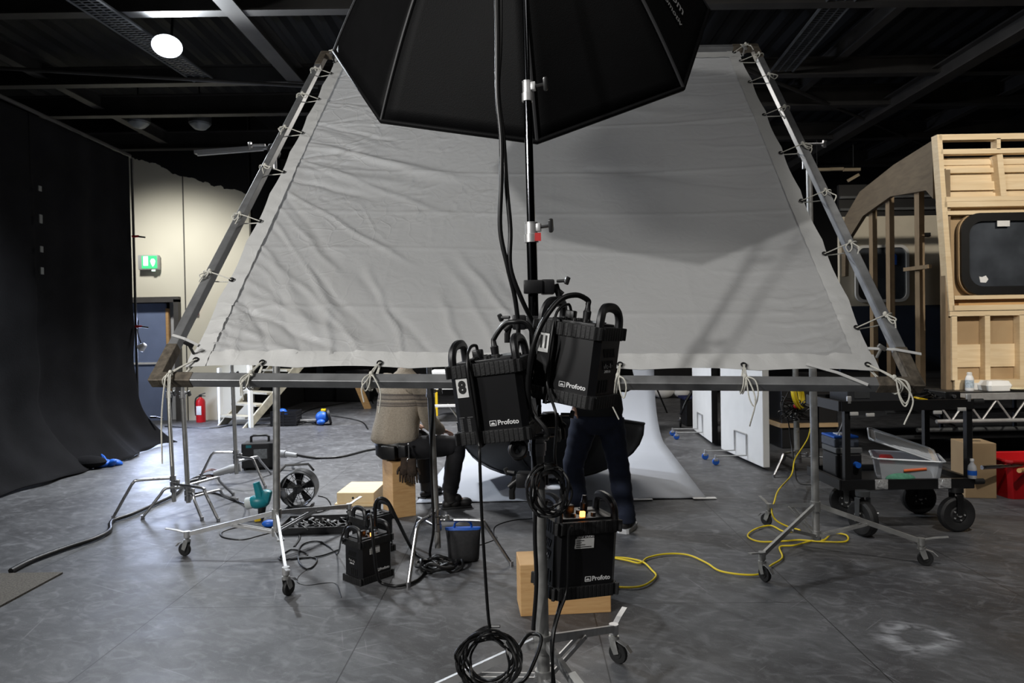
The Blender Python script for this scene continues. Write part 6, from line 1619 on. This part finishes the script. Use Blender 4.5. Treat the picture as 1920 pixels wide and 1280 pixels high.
# top panel of open shelves
bar('stud', (sxl(ZM)+.025, ZM), (sxl(ZT)+.025, ZT), .05, .10); 
bar('rail', (sxl(ZM)+.03, ZM+.025), (XB, ZM+.025), .05); bar('rail', (sxl(ZT)+.02, ZT-.03), (XB, ZT-.03), .06)
bar('rail', (sxl(ZT)+.04, zpx(283)), (XB, zpx(283)), .05)
for px in (1882, 2010): x = P(px, 320, SY).x; bar('stud', (x, ZM+.05), (x-.04, zpx(290)), .06, .12); bar('stud', (x-.05, zpx(280)), (x-.05, ZT-.05), .04)
for py, h in ((300, .05), (316, .05), (345, .09), (364, .06)):
    z = zpx(py); MB().box(((sxl(z)+XB)/2+.06, SY+.09+.02*(py < 330), z), (XB-sxl(z)-.1, .02 if py != 316 else .08, h)).build('slat', m_pine, t, smooth=0)
MB().box(((sxl(ZM)+XB)/2+.05, SY+.125, (ZM+zpx(290))/2), (XB-sxl(ZM)-.06, .02, zpx(290)-ZM)).build('backing_board', m_pine, t, smooth=0)

# end frame of the carriage: arched rib with studs, running away from the camera
m_darkply = wood('set_ply', (122, 104, 80), (140, 120, 94), 5, (1, 6, 1), .75)
AX0 = P(1757, 255, SY).x+.0; 
def ax(y): return 4.50+.0*(y-SY)+(y-SY)*.10
t = thing('timber_end_frame', 'plywood arched end frame with pine studs behind the carriage side wall', 'set wall', (ax(8.4), 8.4, DZ), world=True)
ye = 9.85
def zt(y): return P(1757, 255, SY).z+.0
YS, ZS = [], []
ztop = ZT-.02
outer = [(SY+.15, ztop), (8.2, ztop-.04), (9.2, ztop-.16), (ye-.12, ztop-.42), (ye, ztop-.75), (ye, ztop-1.25)]
inner = [(SY+.15, ztop-.62), (SY+.3, ztop-.50), (8.3, ztop-.40), (9.1, ztop-.50), (ye-.3, ztop-.72), (ye-.14, ztop-.95), (ye-.12, ztop-1.25)]
poly = outer+inner[::-1]
Mx = Matrix(((0.0, 0.0, 1.0, 0.0), (1.0, 0.0, 0.0, 0.0), (0.0, 1.0, 0.0, 0.0), (0, 0, 0, 1)))
def yz_prism(mb, pl, x, th): 
    A = [mb.bm.verts.new((ax(y)+x, y, z)) for y, z in pl]; B = [mb.bm.verts.new((ax(y)+x+th, y, z)) for y, z in pl]; n = len(pl)
    for k_ in range(n): mb.bm.faces.new((A[k_], A[(k_+1) % n], B[(k_+1) % n], B[k_]))
    mb.bm.faces.new(A[::-1]); mb.bm.faces.new(B); return mb
yz_prism(MB(), poly, 0, .05).build('arched_rib', wood('rib_ply', (98, 86, 70), (112, 99, 80), 4, (1, 1, 5), .8), t, smooth=0)
def studat(px, top_py, w=.045):
    """stud standing on the deck in the plane of the end frame"""
    lo, hi = SY, 10.5
    for _ in range(40):
        md = (lo+hi)/2
        q = V((ax(md), md, 1.9)); xx = 960+FPX*(q-V((0, 0, CAM_H))).dot(_R)/(q-V((0, 0, CAM_H))).dot(_F)
        if xx > px: lo = md
        else: hi = md
    y = lo; z1 = P(px, top_py, y).z
    MB().box((ax(y)+.085, y, (DZ+z1)/2), (.06, .09 if w > .05 else .07, z1-DZ)).build('stud', m_darkply, t, smooth=0)
for px, tp in ((1626, 350), (1657, 345), (1711, 325), (1758, 320)): studat(px, tp, .06)
MB().tube([(ax(8.6)+.03, 8.6, P(1657, 347, 8.6).z), (ax(9.1)+.03, 9.1, P(1626, 362, 9.1).z)], .035, n=4).build('sloping_plate', m_darkply, t, smooth=0)
MB().tube([(ax(7.5)+.03, 7.45, P(1750, 500, 7.5).z), (ax(8.0)+.03, 8.0, P(1708, 505, 8.0).z)], .03, n=4).build('cross_rail', m_darkply, t, smooth=0)
# far side of the carriage set
CYF = 10.2; t = thing('carriage_wall', 'cream and blue carriage wall with chrome edged windows behind the studs', 'set wall', (5.9, CYF, DZ), world=True)
xL, xR = P(1575, 500, CYF).x, 7.9; zc = P(1650, 405, CYF).z; zb = P(1650, 573, CYF).z; zd = P(1650, 345, CYF).z
MB().box(((xL+xR)/2, CYF+.04, (zc+zb)/2), (xR-xL, .06, zc-zb)).build('cream_panel', mat('cream_set_paint', (196, 188, 170), .6, var=.08, scale=3), t, smooth=0)
MB().box(((xL+xR)/2, CYF+.04, (zb+DZ)/2), (xR-xL, .06, zb-DZ)).build('blue_panel', mat('navy_set_paint', (46, 54, 70), .5, var=.2, scale=3), t, smooth=0)
MB().box(((xL+xR)/2, CYF+.04, (zc+zd)/2), (xR-xL, .06, zd-zc)).build('dark_panel', m_black, t, smooth=0)
for z in (zc+.1, zc+.28): MB().box(((xL+xR)/2, CYF-.02, z), (xR-xL, .04, .035)).build('grab_rail', m_tray, t, smooth=0)
for px in (1652, 1818, 1960):
    q = P(px, 513, CYF); w, h = .80, .85; TM = text_M(q, (0, -1, 0))
    wf = frame_ring(MB(), TM, w, h, .13, .04, 0, .04).build('window_frame', mat('pale_frame', (215, 215, 212), .3, .2), t, smooth=40)
    MB().prism(rrect(w-.05, h-.05, .11), .0, .012, TM).build('window_pane', MATS['smoked_glass'], wf, smooth=0)
q = P(1676, 490, CYF-.03); MB().box(q, (.085, .006, .10)).build('blue_sticker', m_blue, t, smooth=0); MB().cyl(q+V((0, -.004, .07)), q+V((0, .004, .07)), .045).build('blue_dot', m_blue, t)
q = P(1735, 440, CYF); MB().box(q, (.14, .05, .06), bev=.008).build('wall_bracket', m_black, t, smooth=0)
# pale battens hung high beyond the sheet's edge
q0 = P(1565, 318, 12.6)
t = thing('timber_battens', 'row of pale timber battens hung under the roof beyond the sheet', 'batten', q0, world=True)
for i, (px, py, l) in enumerate(((1540, 318, .35), (1568, 317, .25), (1597, 318, .3), (1600, 333, .22))):
    q = P(px, py, 12.6); MB().box(q, (l, .06, .05), rot=(0, -.5 if i == 3 else 0, 0)).build('batten', m_pine, t, smooth=0)
for px in (1532, 1600): q = P(px, 318, 12.61); MB().cyl(q, (q.x, q.y, 5.02), .008, n=6).build('hanger', m_black, t)
MB().cyl(P(1530, 316, 12.61), P(1606, 314, 12.61), .015, n=6).build('support_rod', m_black, t)

GROUPS = {'spring_clamp': 'spring clamps on the drape edge', 'roller_stand': 'roller stands', 'c_stand': 'C stands under the sheet', 'flash_power_pack': 'flash power packs',
    'apple_box': 'plywood boxes', 'super_clamp': 'clamps on the foreground stand', 'frame_clamp': 'clamps on the sheet frame', 'polystyrene_board': 'white boards on wheeled feet',
    'sack': 'white sacks at the far wall', 'flight_case': 'dark flight cases', 'cable': 'loose cables', 'cable_coil': 'coils of cable', 'cable_tray': 'cable trays', 'black_drape': 'black drapes', 'plug_connector': 'industrial plugs'}
for o in list(sc.objects):
    b_ = o.name.split('.')[0]
    if o.parent is None and b_ in GROUPS: o['group'] = GROUPS[b_]
